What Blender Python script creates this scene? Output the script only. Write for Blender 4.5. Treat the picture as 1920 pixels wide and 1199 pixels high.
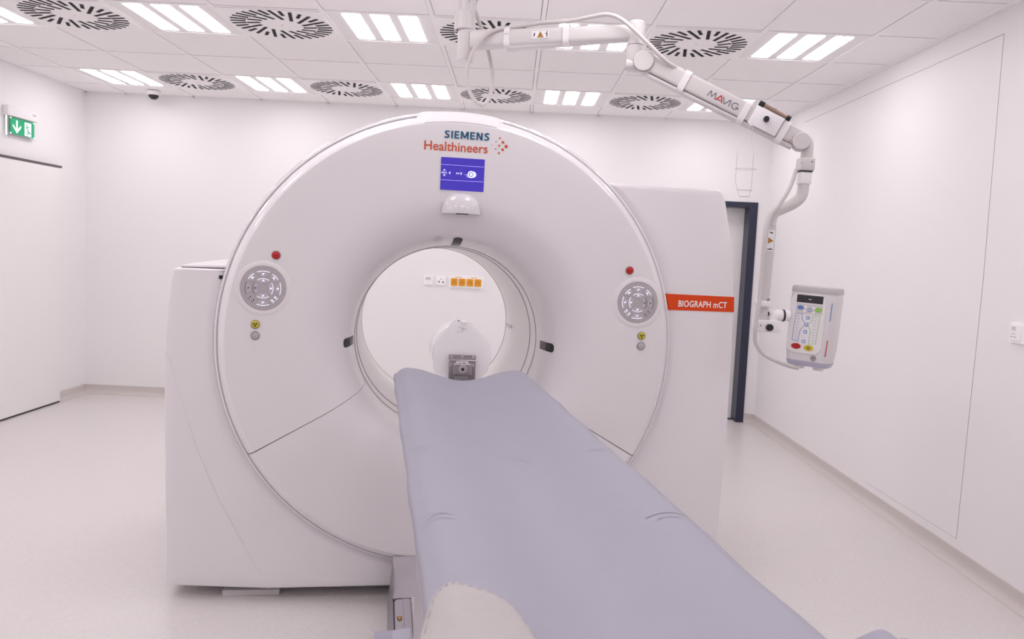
import bpy, bmesh, math, random
from math import sin, cos, pi, radians as R, hypot, atan2, sqrt
from mathutils import Vector, Matrix

random.seed(7)
for o in list(bpy.data.objects):
    bpy.data.objects.remove(o)
SC = bpy.context.scene
COL = SC.collection

# ------------------------------------------------------------------ camera
cam_d = bpy.data.cameras.new('camera')
cam = bpy.data.objects.new('camera', cam_d)
COL.objects.link(cam)
cam_d.sensor_fit = 'HORIZONTAL'
cam_d.sensor_width = 36.0
cam_d.lens = 1495.08 / 1920 * 36.0
cam_d.clip_start = 0.02
cam_d.dof.use_dof = True
cam_d.dof.focus_distance = 3.25
cam_d.dof.aperture_fstop = 9.0
YAW, PIT, ROL = 0.0028, -0.0818, 0.0457
fwd = Vector((sin(YAW) * cos(PIT), cos(YAW) * cos(PIT), sin(PIT)))
r0 = Vector((cos(YAW), -sin(YAW), 0))
u0 = r0.cross(fwd)
rt = r0 * cos(ROL) + u0 * sin(ROL)
up = u0 * cos(ROL) - r0 * sin(ROL)
cam.matrix_world = Matrix((
    (rt.x, up.x, -fwd.x, 0.0), (rt.y, up.y, -fwd.y, 0.0), (rt.z, up.z, -fwd.z, 1.4403), (0, 0, 0, 1)))
SC.camera = cam

# ------------------------------------------------------------------ world, lamps' strength, exposure
LAMP = 10.35                      # radiance of the ceiling light strips
LAMP_COL = (1.0, 0.955, 0.970)   # slightly rosy white
w = bpy.data.worlds.new('world')
SC.world = w
w.use_nodes = True
w.node_tree.nodes['Background'].inputs[0].default_value = (0.9, 0.85, 0.88, 1)
w.node_tree.nodes['Background'].inputs[1].default_value = 0.3
SC.view_settings.view_transform = 'Standard'
SC.view_settings.look = 'None'
SC.view_settings.gamma = 1.0
SC.view_settings.use_curve_mapping = False
SC.view_settings.exposure = 0.0
SC.cycles.adaptive_threshold = 0.06
SC.cycles.max_bounces = 9
SC.cycles.diffuse_bounces = 8      # a white room: light goes round many times

# ------------------------------------------------------------------ room measures (metres)
XL, XR, YB, YF, H = -3.853, 2.272, 7.213, -2.7, 2.704
GX, GY, T = -1.6935, 4.438, 0.6          # ceiling grid: one crossing and the pitch
TH = 0.16                                 # scanner is turned by this angle about the vertical
G0 = Vector((-0.228, 3.2, 0))             # floor point under the bore, at the front of the scanner
CZ = 1.066                                # bore axis height
EX, EY = Vector((cos(TH), sin(TH), 0)), Vector((-sin(TH), cos(TH), 0))


# ------------------------------------------------------------------ materials
def mat(name, col, rough=0.5, metal=0.0, spec=0.5, emit=None, es=0.0, coat=0.0, trans=0.0, bump=0.0, bscale=200, var=0.0, vscale=3.0, weave=0.0):
    m = bpy.data.materials.new(name)
    m.use_nodes = True
    nt = m.node_tree
    b = nt.nodes['Principled BSDF']
    c4 = (*col, 1)
    b.inputs['Base Color'].default_value = c4
    b.inputs['Roughness'].default_value = rough
    b.inputs['Metallic'].default_value = metal
    b.inputs['Specular IOR Level'].default_value = spec
    b.inputs['Coat Weight'].default_value = coat
    b.inputs['Transmission Weight'].default_value = trans
    if emit:
        b.inputs['Emission Color'].default_value = (*emit, 1)
        b.inputs['Emission Strength'].default_value = es
    tc = nt.nodes.new('ShaderNodeTexCoord')
    if var:
        n = nt.nodes.new('ShaderNodeTexNoise')
        n.inputs['Scale'].default_value = vscale
        n.inputs['Detail'].default_value = 4
        nt.links.new(tc.outputs['Object'], n.inputs['Vector'])
        mx = nt.nodes.new('ShaderNodeMix')
        mx.data_type = 'RGBA'
        mx.inputs[6].default_value = tuple(max(0, x * (1 - var)) for x in col) + (1,)
        mx.inputs[7].default_value = tuple(min(1, x * (1 + var)) for x in col) + (1,)
        nt.links.new(n.outputs['Fac'], mx.inputs[0])
        nt.links.new(mx.outputs[2], b.inputs['Base Color'])
    if bump:
        n2 = nt.nodes.new('ShaderNodeTexNoise')
        n2.inputs['Scale'].default_value = bscale
        n2.inputs['Detail'].default_value = 3
        nt.links.new(tc.outputs['Object'], n2.inputs['Vector'])
        bp = nt.nodes.new('ShaderNodeBump')
        bp.inputs['Strength'].default_value = bump
        bp.inputs['Distance'].default_value = 0.002
        nt.links.new(n2.outputs['Fac'], bp.inputs['Height'])
        nt.links.new(bp.outputs['Normal'], b.inputs['Normal'])
    return m


def speckle_floor(name, col):
    m = mat(name, col, rough=0.34, spec=0.45)
    nt = m.node_tree
    b = nt.nodes['Principled BSDF']
    tc = nt.nodes.new('ShaderNodeTexCoord')
    v = nt.nodes.new('ShaderNodeTexVoronoi')
    v.inputs['Scale'].default_value = 130
    nt.links.new(tc.outputs['Object'], v.inputs['Vector'])
    sp = nt.nodes.new('ShaderNodeSeparateColor')
    nt.links.new(v.outputs['Color'], sp.inputs[0])
    rp = nt.nodes.new('ShaderNodeValToRGB')
    e = rp.color_ramp.elements
    e[0].position, e[0].color = 0.0, (*[c * 0.93 for c in col], 1)
    e[1].position, e[1].color = 1.0, (*[min(1, c * 1.03) for c in col], 1)
    k = rp.color_ramp.elements.new(0.12)
    k.color = (*[c * 0.985 for c in col], 1)
    nt.links.new(sp.outputs[0], rp.inputs[0])
    nt.links.new(rp.outputs[0], b.inputs['Base Color'])
    n = nt.nodes.new('ShaderNodeTexNoise')
    n.inputs['Scale'].default_value = 2.5
    nt.links.new(tc.outputs['Object'], n.inputs['Vector'])
    mr = nt.nodes.new('ShaderNodeMapRange')
    mr.inputs[3].default_value, mr.inputs[4].default_value = 0.26, 0.36
    nt.links.new(n.outputs['Fac'], mr.inputs[0])
    nt.links.new(mr.outputs[0], b.inputs['Roughness'])
    return m


M = dict(
    wall=mat('wall_paint', (0.855, 0.842, 0.852), 0.6, spec=0.25, var=0.012, vscale=1.2, bump=0.05, bscale=350),
    wall_r=mat('wall_paint_satin', (0.86, 0.845, 0.855), 0.5, spec=0.3, var=0.012, vscale=1.2),
    tile=mat('ceiling_tile', (0.94, 0.926, 0.93), 0.85, spec=0.1, var=0.015, vscale=60, bump=0.12, bscale=500),
    grid=mat('grid_paint', (0.94, 0.926, 0.93), 0.5, spec=0.3),
    gap=mat('dark_joint', (0.16, 0.14, 0.15), 0.8, spec=0.1),
    floor=speckle_floor('vinyl_floor', (0.69, 0.655, 0.648)),
    skirt=mat('vinyl_skirting', (0.62, 0.57, 0.555), 0.45, spec=0.3, var=0.03, vscale=120),
    door=mat('door_laminate', (0.86, 0.845, 0.845), 0.5, spec=0.3, var=0.01),
    navy=mat('navy_paint', (0.022, 0.025, 0.055), 0.3, spec=0.5, var=0.05),
    black=mat('black_plastic', (0.012, 0.012, 0.014), 0.45),
    slot=mat('slot_black', (0.006, 0.006, 0.008), 0.6, spec=0.2),
    shell=mat('scanner_shell', (0.785, 0.763, 0.785), 0.24, spec=0.45, var=0.006, vscale=2),
    shell2=mat('scanner_panel', (0.81, 0.79, 0.812), 0.3, spec=0.4, var=0.006, vscale=2),
    hood=mat('hood_gloss', (0.82, 0.80, 0.825), 0.07, spec=0.45),
    tunnel=mat('tunnel_plastic', (0.84, 0.815, 0.82), 0.3, spec=0.4),
    lgrey=mat('light_grey', (0.62, 0.60, 0.61), 0.4),
    panel=mat('panel_grey', (0.45, 0.42, 0.44), 0.4),
    key=mat('key_grey', (0.50, 0.48, 0.53), 0.4),
    keylit=mat('key_light', (0.8, 0.8, 0.9), 0.4, emit=(0.86, 0.86, 1.0), es=0.9),
    ink=mat('dark_ink', (0.03, 0.03, 0.035), 0.6),
    red=mat('red_plastic', (0.55, 0.012, 0.014), 0.3),
    yellow=mat('yellow_plastic', (0.62, 0.50, 0.03), 0.35),
    mgrey=mat('mid_grey', (0.22, 0.21, 0.23), 0.4),
    orange=mat('orange_film', (0.72, 0.062, 0.006), 0.4, spec=0.3),
    ltr_w=mat('white_letter', (0.9, 0.9, 0.9), 0.5),
    ltr_b=mat('blue_letter', (0.006, 0.105, 0.22), 0.5),
    ltr_o=mat('orange_letter', (0.62, 0.075, 0.018), 0.5),
    screen=mat('screen_blue', (0.02, 0.015, 0.2), 0.15, emit=(0.055, 0.032, 0.40), es=0.8),
    scr_l=mat('screen_pale', (0.5, 0.5, 0.8), 0.3, emit=(0.42, 0.42, 0.95), es=0.9),
    scr_w=mat('screen_white', (0.8, 0.8, 0.9), 0.3, emit=(0.85, 0.85, 1.0), es=0.9),
    pad=mat('pad_vinyl', (0.362, 0.352, 0.422), 0.55, spec=0.3, var=0.02, vscale=14, bump=0.25, bscale=420),
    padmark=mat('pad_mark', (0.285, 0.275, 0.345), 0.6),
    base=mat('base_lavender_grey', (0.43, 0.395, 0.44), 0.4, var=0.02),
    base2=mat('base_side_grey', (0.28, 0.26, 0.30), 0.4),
    bellow=mat('bellows_grey', (0.55, 0.54, 0.55), 0.5),
    steel=mat('brushed_steel', (0.42, 0.38, 0.38), 0.33, metal=0.9, var=0.06, vscale=40),
    steel_b=mat('bright_steel', (0.7, 0.7, 0.72), 0.25, metal=0.9),
    acryl=mat('milky_acrylic', (0.95, 0.945, 0.955), 0.2, trans=0.08, spec=0.5),
    arm=mat('arm_enamel', (0.66, 0.63, 0.635), 0.35, spec=0.4, var=0.01),
    arm_w=mat('white_plastic', (0.86, 0.84, 0.86), 0.4),
    strap=mat('velcro_white', (0.84, 0.815, 0.84), 0.75, spec=0.15, bump=0.3, bscale=600),
    cable=mat('cable_grey', (0.60, 0.565, 0.56), 0.5),
    brown=mat('connector_metal', (0.36, 0.26, 0.21), 0.35, metal=0.7),
    warn=mat('warning_orange', (0.72, 0.30, 0.02), 0.5),
    cloth=mat('woven_cotton', (0.50, 0.47, 0.475), 0.9, spec=0.1, bump=0.5, bscale=500, var=0.04, vscale=60),
    sky=mat('key_blue', (0.12, 0.22, 0.52), 0.4),
    green=mat('key_green', (0.28, 0.55, 0.10), 0.4),
    sign=mat('sign_green', (0.0, 0.30, 0.13), 0.4, emit=(0.0, 0.40, 0.16), es=0.35),
    sign_w=mat('sign_white', (0.9, 0.9, 0.9), 0.4, emit=(0.85, 0.95, 1.0), es=0.5),
    socket_o=mat('socket_orange', (0.80, 0.34, 0.01), 0.35),
    socket_w=mat('socket_white', (0.95, 0.945, 0.95), 0.35),
    wire=mat('thin_wire', (0.52, 0.49, 0.49), 0.4),
    lamp=mat('lamp_strip', (0.9, 0.9, 0.9), 0.5, emit=LAMP_COL, es=LAMP),
    lampbody=mat('lamp_body', (0.88, 0.865, 0.87), 0.5),
)

# ------------------------------------------------------------------ mesh helpers
OFF = {}


def link(name, me, m, parent=None, smooth=None):
    o = bpy.data.objects.new(name, me)
    COL.objects.link(o)
    if m is not None and not me.materials:
        me.materials.append(m if not isinstance(m, str) else M[m])
    if parent is not None:
        o.parent = parent
        OFF[o] = OFF.get(parent, Vector((0, 0, 0)))
    return o


def mesh(name, V, F, m, parent=None, smooth=35, loc=None, fix=True):
    """one mesh object; V in the parent's authoring frame"""
    off = OFF.get(parent, Vector((0, 0, 0))) if parent is not None else Vector((0, 0, 0))
    me = bpy.data.meshes.new(name)
    me.from_pydata([tuple(Vector(v) - off) for v in V], [], F)
    if fix:
        bm = bmesh.new()
        bm.from_mesh(me)
        bmesh.ops.remove_doubles(bm, verts=bm.verts, dist=1e-6)
        bmesh.ops.recalc_face_normals(bm, faces=bm.faces)
        bm.to_mesh(me)
        bm.free()
    me.update()
    if smooth:
        me.shade_smooth()
        me.set_sharp_from_angle(angle=R(smooth))
    return link(name, me, m, parent)


def put(o, V):
    """move a top-level mesh's origin to V keeping the shape in place"""
    V = Vector(V)
    o.data.transform(Matrix.Translation(-V))
    o.location = V
    OFF[o] = V
    return o


def thing(name, label, cat, loc=(0, 0, 0), rz=0.0, group=None, authored='world'):
    """an Empty at the base; children are authored in world (no rotation) or in the local frame shifted by OFF"""
    o = bpy.data.objects.new(name, None)
    COL.objects.link(o)
    o.empty_display_size = 0.1
    o.location = loc
    o.rotation_euler = (0, 0, rz)
    o['label'] = label
    o['category'] = cat
    if group:
        o['group'] = group
    OFF[o] = Vector(loc) if authored == 'world' else Vector((0, 0, 0))
    return o


def tag(o, label, cat, group=None):
    o['label'] = label
    o['category'] = cat
    if group:
        o['group'] = group
    return o


def struct(o):
    o['kind'] = 'structure'
    return o


def box_vf(c, s):
    x, y, z = c
    a, b, d = s[0] / 2, s[1] / 2, s[2] / 2
    V = [(x + i * a, y + j * b, z + k * d) for i in (-1, 1) for j in (-1, 1) for k in (-1, 1)]
    F = [(0, 1, 3, 2), (4, 6, 7, 5), (0, 4, 5, 1), (2, 3, 7, 6), (0, 2, 6, 4), (1, 5, 7, 3)]
    return V, F


def boxes(name, L, m, parent=None, bevel=0.0, seg=2, smooth=35):
    """several boxes of one piece, or one box: L = [(centre, size), ...]"""
    off = OFF.get(parent, Vector((0, 0, 0))) if parent is not None else Vector((0, 0, 0))
    bm = bmesh.new()
    for c, s in L:
        V, F = box_vf(c, s)
        vs = [bm.verts.new(Vector(v) - off) for v in V]
        for f in F:
            bm.faces.new([vs[i] for i in f])
    bmesh.ops.recalc_face_normals(bm, faces=bm.faces)
    if bevel:
        bmesh.ops.bevel(bm, geom=list(bm.edges), offset=bevel, segments=seg, profile=0.5, affect='EDGES', clamp_overlap=True)
    me = bpy.data.meshes.new(name)
    bm.to_mesh(me)
    bm.free()
    if smooth and bevel:
        me.shade_smooth()
        me.set_sharp_from_angle(angle=R(smooth))
    return link(name, me, m, parent)


def box(name, c, s, m, parent=None, bevel=0.0, seg=2):
    return boxes(name, [(c, s)], m, parent, bevel, seg)


def lathe(name, prof, m, parent, a0=0.0, a1=360.0, n=96, frame=None, smooth=35, cz=CZ, cx=0.0):
    """surface of revolution about the bore axis (or, with frame=(origin, axis, e1, e2), about any axis); prof = (r, along)"""
    full = abs(a1 - a0) >= 359.99
    k = n if full else n + 1
    V, F = [], []
    if frame is None:
        o, ax, e1, e2 = Vector((cx, 0, cz)), Vector((0, 1, 0)), Vector((1, 0, 0)), Vector((0, 0, 1))
    else:
        o, ax, e1, e2 = [Vector(f) for f in frame]
    for i in range(k):
        a = R(a0 + (a1 - a0) * i / n)
        d = e1 * cos(a) + e2 * sin(a)
        for r, y in prof:
            V.append(o + d * r + ax * y)
    p = len(prof)
    for i in range(n):
        j = (i + 1) % k
        for q in range(p - 1):
            F.append((i * p + q, i * p + q + 1, j * p + q + 1, j * p + q))
    return mesh(name, V, F, m, parent, smooth)


def axis_frame(o, ax):
    ax = Vector(ax).normalized()
    e1 = ax.orthogonal().normalized()
    return (Vector(o), ax, e1, ax.cross(e1))


def cyl(name, a, b, r, m, parent, n=24, r2=None, bev=0.0, smooth=35):
    a, b = Vector(a), Vector(b)
    L = (b - a).length
    r2 = r if r2 is None else r2
    prof = [(0, 0), (r - bev, 0), (r, bev), (r2, L - bev), (r2 - bev, L), (0, L)] if bev else [(0, 0), (r, 0), (r2, L), (0, L)]
    return lathe(name, prof, m, parent, n=n, frame=axis_frame(a, b - a), smooth=smooth)


def spline(P, k=8):
    P = [Vector(p) for p in P]
    out = []
    for i in range(len(P) - 1):
        p0, p1, p2, p3 = P[max(0, i - 1)], P[i], P[i + 1], P[min(len(P) - 1, i + 2)]
        for j in range(k):
            t = j / k
            out.append(0.5 * ((2 * p1) + (p2 - p0) * t + (2 * p0 - 5 * p1 + 4 * p2 - p3) * t * t + (3 * p1 - p0 - 3 * p2 + p3) * t ** 3))
    out.append(P[-1])
    return out


def tube(name, P, r, m, parent=None, n=10, k=8, smooth_path=True, radii=None):
    pts = spline(P, k) if smooth_path else [Vector(p) for p in P]
    V, F = [], []
    t0 = (pts[1] - pts[0]).normalized()
    nrm = t0.orthogonal().normalized()
    for i, p in enumerate(pts):
        t = (pts[min(i + 1, len(pts) - 1)] - pts[max(i - 1, 0)]).normalized()
        nrm = (nrm - t * nrm.dot(t)).normalized()
        bn = t.cross(nrm)
        rr = r if radii is None else radii[0] + (radii[1] - radii[0]) * i / (len(pts) - 1)
        for q in range(n):
            a = 2 * pi * q / n
            V.append(p + nrm * cos(a) * rr + bn * sin(a) * rr)
    for i in range(len(pts) - 1):
        for q in range(n):
            F.append((i * n + q, i * n + (q + 1) % n, (i + 1) * n + (q + 1) % n, (i + 1) * n + q))
    F.append(tuple(range(n)))
    F.append(tuple((len(pts) - 1) * n + q for q in range(n)))
    return mesh(name, V, F, m, parent, 50)


class Face:
    """a flat place to put plates, strokes and lettering: origin, right, up, outward normal"""

    def __init__(s, o, u, v):
        s.o, s.u = Vector(o), Vector(u).normalized()
        s.v = (Vector(v) - s.u * Vector(v).dot(s.u)).normalized()
        s.n = s.u.cross(s.v)

    def p(s, a, b, h=0.0):
        return s.o + s.u * a + s.v * b + s.n * h

    def shift(s, a, b, h=0.0):
        return Face(s.p(a, b, h), s.u, s.v)


def plates(name, polys, face, m, parent, h0=0.0, h1=0.0012):
    V, F = [], []
    for P in polys:
        b = len(V)
        n = len(P)
        V += [face.p(x, y, h0) for x, y in P] + [face.p(x, y, h1) for x, y in P]
        F.append(tuple(b + n + i for i in range(n)))
        F += [(b + i, b + (i + 1) % n, b + n + (i + 1) % n, b + n + i) for i in range(n)]
    return mesh(name, V, F, m, parent, 0, fix=False)


def rect(x0, y0, x1, y1):
    return [(x0, y0), (x1, y0), (x1, y1), (x0, y1)]


def rrect(x0, y0, x1, y1, r, k=4):
    P = []
    for cx, cy, a in ((x1 - r, y1 - r, 0), (x0 + r, y1 - r, 90), (x0 + r, y0 + r, 180), (x1 - r, y0 + r, 270)):
        for i in range(k + 1):
            t = R(a + 90 * i / k)
            P.append((cx + r * cos(t), cy + r * sin(t)))
    return P


def disc(cx, cy, r, n=20, ry=None):
    ry = r if ry is None else ry
    return [(cx + r * cos(2 * pi * i / n), cy + ry * sin(2 * pi * i / n)) for i in range(n)]


def sector(r0_, r1_, a0, a1, n=8, cx=0, cy=0):
    P = [(cx + r1_ * cos(R(a0 + (a1 - a0) * i / n)), cy + r1_ * sin(R(a0 + (a1 - a0) * i / n))) for i in range(n + 1)]
    P += [(cx + r0_ * cos(R(a1 + (a0 - a1) * i / n)), cy + r0_ * sin(R(a1 + (a0 - a1) * i / n))) for i in range(n + 1)]
    return P


def stroke(P, wd):
    out = []
    for (x0, y0), (x1, y1) in zip(P[:-1], P[1:]):
        l = hypot(x1 - x0, y1 - y0) or 1
        nx, ny = -(y1 - y0) / l * wd / 2, (x1 - x0) / l * wd / 2
        out.append([(x0 - nx, y0 - ny), (x1 - nx, y1 - ny), (x1 + nx, y1 + ny), (x0 + nx, y0 + ny)])
    return out


def arc(r, a0, a1, n=10, cx=0, cy=0):
    return [(cx + r * cos(R(a0 + (a1 - a0) * i / n)), cy + r * sin(R(a0 + (a1 - a0) * i / n))) for i in range(n + 1)]


def text(name, body, face, width, height, m, parent, h=0.001, bold=0.0, space=1.0, shear=0.0):
    """lettering as a thin mesh whose lower left corner is the face's origin, scaled to width x height (height of capitals)"""
    cu = bpy.data.curves.new(name, 'FONT')
    cu.body = body
    cu.size = 1.0
    cu.offset = bold
    cu.space_character = space
    cu.shear = shear
    cu.resolution_u = 3
    ob = bpy.data.objects.new(name, cu)
    COL.objects.link(ob)
    bpy.context.view_layer.update()
    dg = bpy.context.evaluated_depsgraph_get()
    me = bpy.data.meshes.new_from_object(ob.evaluated_get(dg))
    bpy.data.objects.remove(ob)
    xs = [v.co.x for v in me.vertices]
    x0, x1 = min(xs), max(xs)
    cap = 0.70 + 2 * bold
    off = OFF.get(parent, Vector((0, 0, 0)))
    for v in me.vertices:
        v.co = face.p((v.co.x - x0) / (x1 - x0) * width, v.co.y / cap * height, h) - off
    me.materials.clear()
    me.name = name
    return link(name, me, m, parent)


def caps(name, body, face, width, h, m, parent, t=0.2, gap=0.2):
    """bold sans capitals built from strokes; t = stroke thickness and gap = letter spacing as shares of the height"""
    ws = {'S': 0.66, 'I': t, 'E': 0.60, 'M': 1.0, 'N': 0.80}
    k = width / (sum(ws[c] for c in body) + gap * (len(body) - 1))
    polys, x = [], 0.0

    def R_(a, b, c, d):
        polys.append([((x + p) * k, q * h) for p, q in rect(a, b, c, d)])
    for c in body:
        w_ = ws[c]
        if c == 'I':
            R_(0, 0, t, 1)
        elif c == 'E':
            R_(0, 0, t, 1), R_(t, 0, w_, t * 0.9), R_(t, 0.5 - t * 0.42, w_ * 0.92, 0.5 + t * 0.42), R_(t, 1 - t * 0.9, w_, 1)
        elif c in 'MN':
            R_(0, 0, t, 1), R_(w_ - t, 0, w_, 1)
            D = [[(0, 1), (t * 1.2, 1), (w_, 0), (w_ - t * 1.2, 0)]] if c == 'N' else [[(0, 1), (t * 1.15, 1), (w_ / 2 + t * 0.5, 0.12), (w_ / 2 - t * 0.5, 0.12)], [(w_, 1), (w_ - t * 1.15, 1), (w_ / 2 - t * 0.5, 0.12), (w_ / 2 + t * 0.5, 0.12)]]
            polys.extend([[((x + p) * k, q * h) for p, q in P] for P in D])
        else:
            P = [(w_ * 0.92, 0.86), (w_ * 0.74, 0.905), (w_ * 0.5, 0.915), (w_ * 0.27, 0.87), (w_ * 0.16, 0.75), (w_ * 0.25, 0.63), (w_ * 0.5, 0.52), (w_ * 0.76, 0.40), (w_ * 0.86, 0.27), (w_ * 0.75, 0.14), (w_ * 0.5, 0.085), (w_ * 0.25, 0.09), (w_ * 0.04, 0.14)]
            for (a, b), (c2, d) in zip(P[:-1], P[1:]):
                e = 0.06
                a_, b_, c_, d_2 = a - (c2 - a) * e, b - (d - b) * e, c2 + (c2 - a) * e, d + (d - b) * e
                polys.extend([[((x + p) * k, q * h) for p, q in Q] for Q in stroke([(a_, b_), (c_, d_2)], t * 0.92)])
        x += w_ + gap
    return plates(name, polys, face, m, parent, 0.0, 0.0008)


def copy_tree(o, parent=None):
    c = o.copy()
    COL.objects.link(c)
    c.parent = parent
    for ch in [x for x in o.children]:
        copy_tree(ch, c)
    return c


# ================================================================== ROOM SHELL
fl = struct(box('floor', ((XL + XR) / 2, (YB + YF) / 2, -0.05), (XR - XL + 0.4, YB - YF + 0.4, 0.1), 'floor'))
# back wall with the opening of the door at its right end
DX0, DX1, DH = 1.02, 2.176, 2.0
wb = struct(boxes('wall_back', [
    (((XL - 0.2 + DX0) / 2, YB + 0.15, 1.4), (DX0 - XL + 0.2, 0.3, 2.8)),
    (((DX0 + DX1) / 2, YB + 0.15, (DH + 2.8) / 2), (DX1 - DX0, 0.3, 2.8 - DH)),
    (((DX1 + XR + 0.2) / 2, YB + 0.15, 1.4), (XR + 0.2 - DX1, 0.3, 2.8))], 'wall'))
wl = struct(box('wall_left', (XL - 0.1, (YB + YF) / 2, 1.4), (0.2, YB - YF, 2.8), 'wall'))
wr = struct(box('wall_right', (XR + 0.1, (YB + YF) / 2, 1.4), (0.2, YB - YF, 2.8), 'wall_r'))
wf = struct(box('wall_front', ((XL + XR) / 2, YF - 0.1, 1.4), (XR - XL + 0.4, 0.2, 2.8), 'wall'))

# joints of the large flush panel let into the right-hand wall
FR = Face((XR, 0, 0), (0, -1, 0), (0, 0, 1))      # outward normal is -x
for nm, P, wd in (('panel_joint', [(-3.872, 0.13), (-3.85, 1.4), (-3.868, 2.583)], 0.0026),
                  ('panel_joint', [(-6.46, 2.59), (-5.2, 2.588), (-3.868, 2.583)], 0.0018),
                  ('panel_joint', [(-4.9, 0.118), (-3.872, 0.128)], 0.0009)):
    plates(nm, stroke(P, wd), FR, 'gap', wr, 0.0, 0.0004)


# coved vinyl skirting
def skirting(name, a, b, nrm):
    a, b, nrm = Vector(a), Vector(b), Vector(nrm)
    prof = [(0.0, 0.0), (0.038, 0.0008), (0.03, 0.003), (0.021, 0.009), (0.013, 0.018), (0.008, 0.03), (0.006, 0.045), (0.006, 0.080), (0.0, 0.082)]
    V = [p + nrm * d + Vector((0, 0, z)) for p in (a, b) for d, z in prof]
    n = len(prof)
    F = [(i, i + 1, n + i + 1, n + i) for i in range(n - 1)] + [tuple(range(n)), tuple(range(2 * n - 1, n - 1, -1))]
    return struct(mesh(name, V, F, 'skirt', None, 40))


skirting('baseboard_back', (XL, YB, 0), (DX0 - 0.06, YB, 0), (0, -1, 0))
skirting('baseboard_back', (DX1 + 0.0, YB, 0), (XR, YB, 0), (0, -1, 0))
skirting('baseboard_left', (XL, 6.752, 0), (XL, YB, 0), (1, 0, 0))
skirting('baseboard_left', (XL, YF, 0), (XL, 5.2, 0), (1, 0, 0))
skirting('baseboard_right', (XR, YF, 0), (XR, YB, 0), (-1, 0, 0))

# ceiling: void, grid bars, tiles
ce = struct(box('ceiling', ((XL + XR) / 2, (YB + YF) / 2, H + 0.1), (XR - XL + 0.4, YB - YF + 0.4, 0.1), mat('void_grey', (0.12, 0.11, 0.115), 0.9)))
xs = [XL] + [GX + i * T for i in range(-3, 7)] + [XR]
rows = [GY + i * T for i in range(-11, 5)]
ys = [YF] + [y for y in rows if y > YF + 0.1] + [YB]
BW = 0.024
for x in xs[1:-1]:
    box('grid_bar', (x, (YB + YF) / 2, H + 0.012), (BW, YB - YF, 0.024), 'grid', ce)
for y in ys[1:-1]:
    for x0, x1 in zip(xs[:-1], xs[1:]):
        pass
    box('grid_bar', ((XL + XR) / 2, y, H + 0.0135), (XR - XL, BW * 0.8, 0.024), 'grid', ce)
tr = struct(boxes('trim_1', [((XL + 0.01, (YB + YF) / 2, H + 0.006), (0.02, YB - YF, 0.012)),
                             ((XR - 0.012, (YB + YF) / 2, H + 0.001), (0.024, YB - YF, 0.016)),
                             (((XL + XR) / 2, YB - 0.01, H + 0.006), (XR - XL, 0.02, 0.012))], 'grid'))

lamp_cells, diff_cells = [], []
for blk in range(-3, 2):
    r = 3 * blk
    for c in range(-3, 6):
        (lamp_cells if c % 2 else diff_cells).append((c, r))
used = set(lamp_cells) | set(diff_cells)
tile_me = {}
for iy, (y0, y1) in enumerate(zip(ys[:-1], ys[1:])):
    for ix, (x0, x1) in enumerate(zip(xs[:-1], xs[1:])):
        cc, rr = round((x0 - GX) / T), round((y0 - GY) / T)
        if ix > 0 and (cc, rr) in used and x1 < XR - 0.01 and y1 < YB - 0.01 and iy > 0:
            continue
        sx, sy = round(x1 - x0 - 0.030, 3), round(y1 - y0 - 0.027, 3)
        key = (sx, sy)
        if key not in tile_me:
            V, F = box_vf((0, 0, 0), (sx, sy, 0.016))
            me = bpy.data.meshes.new('ceiling_tile')
            me.from_pydata(V, [], F)
            me.materials.append(M['tile'])
            tile_me[key] = me
        o = bpy.data.objects.new('ceiling_tile', tile_me[key])
        COL.objects.link(o)
        o.parent = ce
        o.location = ((x0 + x1) / 2, (y0 + y1) / 2, H + 0.0125)

ROWNO = {3: 'row beside the back wall', 0: 'second row from the back wall', -3: 'third row from the back wall', -6: 'fourth row from the back wall', -9: 'row along the front wall'}
ORD = ['nearest', 'second from', 'third from', 'fourth from', 'fifth from']


def make_lamp():
    t = thing('ceiling_light', '', 'ceiling light', (0, 0, 0))
    V = [(-0.292, -0.292, 0.006), (0.292, -0.292, 0.006), (0.292, 0.292, 0.006), (-0.292, 0.292, 0.006)]
    o = box('housing', (0, 0, 0.0215), (0.586, 0.586, 0.031), 'lampbody', t)
    for u in (-0.157, 0.0, 0.157):
        u += 0.003
        P = rrect(u - 0.0505, -0.256, u + 0.0505, 0.256, 0.008)
        plates('light_strip', [P], Face((0, 0, 0.0055), (1, 0, 0), (0, -1, 0)), 'lamp', t, 0.0, 0.0015)
    return t


TILT = R(14)


def slot_poly(inner, wd=0.0195):
    """a slot drawn about the x axis, swung off the radius like a pinwheel; every other one runs on inwards in its own line"""
    cx, cy, L = 0.243, 0.0, 0.086
    if inner:
        cx, cy = cx - 0.0885 * cos(TILT), cy - 0.0885 * sin(TILT)
        L = 0.080
    return [(cx + a * cos(TILT) - b * sin(TILT), cy + a * sin(TILT) + b * cos(TILT)) for a, b in ((-L / 2, -wd / 2), (L / 2, -wd / 2), (L / 2, wd / 2), (-L / 2, wd / 2))]


SLOTS = [(2 * pi * (i + 0.3) / 32, False) for i in range(32)] + [(2 * pi * (2 * i + 0.3) / 32, True) for i in range(16)]
slot_me = {}
for inner in (False, True):
    o = plates('slot', [slot_poly(inner)], Face((0, 0, -0.0006), (1, 0, 0), (0, -1, 0)), 'slot', None, 0.0, 0.001)
    slot_me[inner] = o.data
    bpy.data.objects.remove(o)


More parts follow.
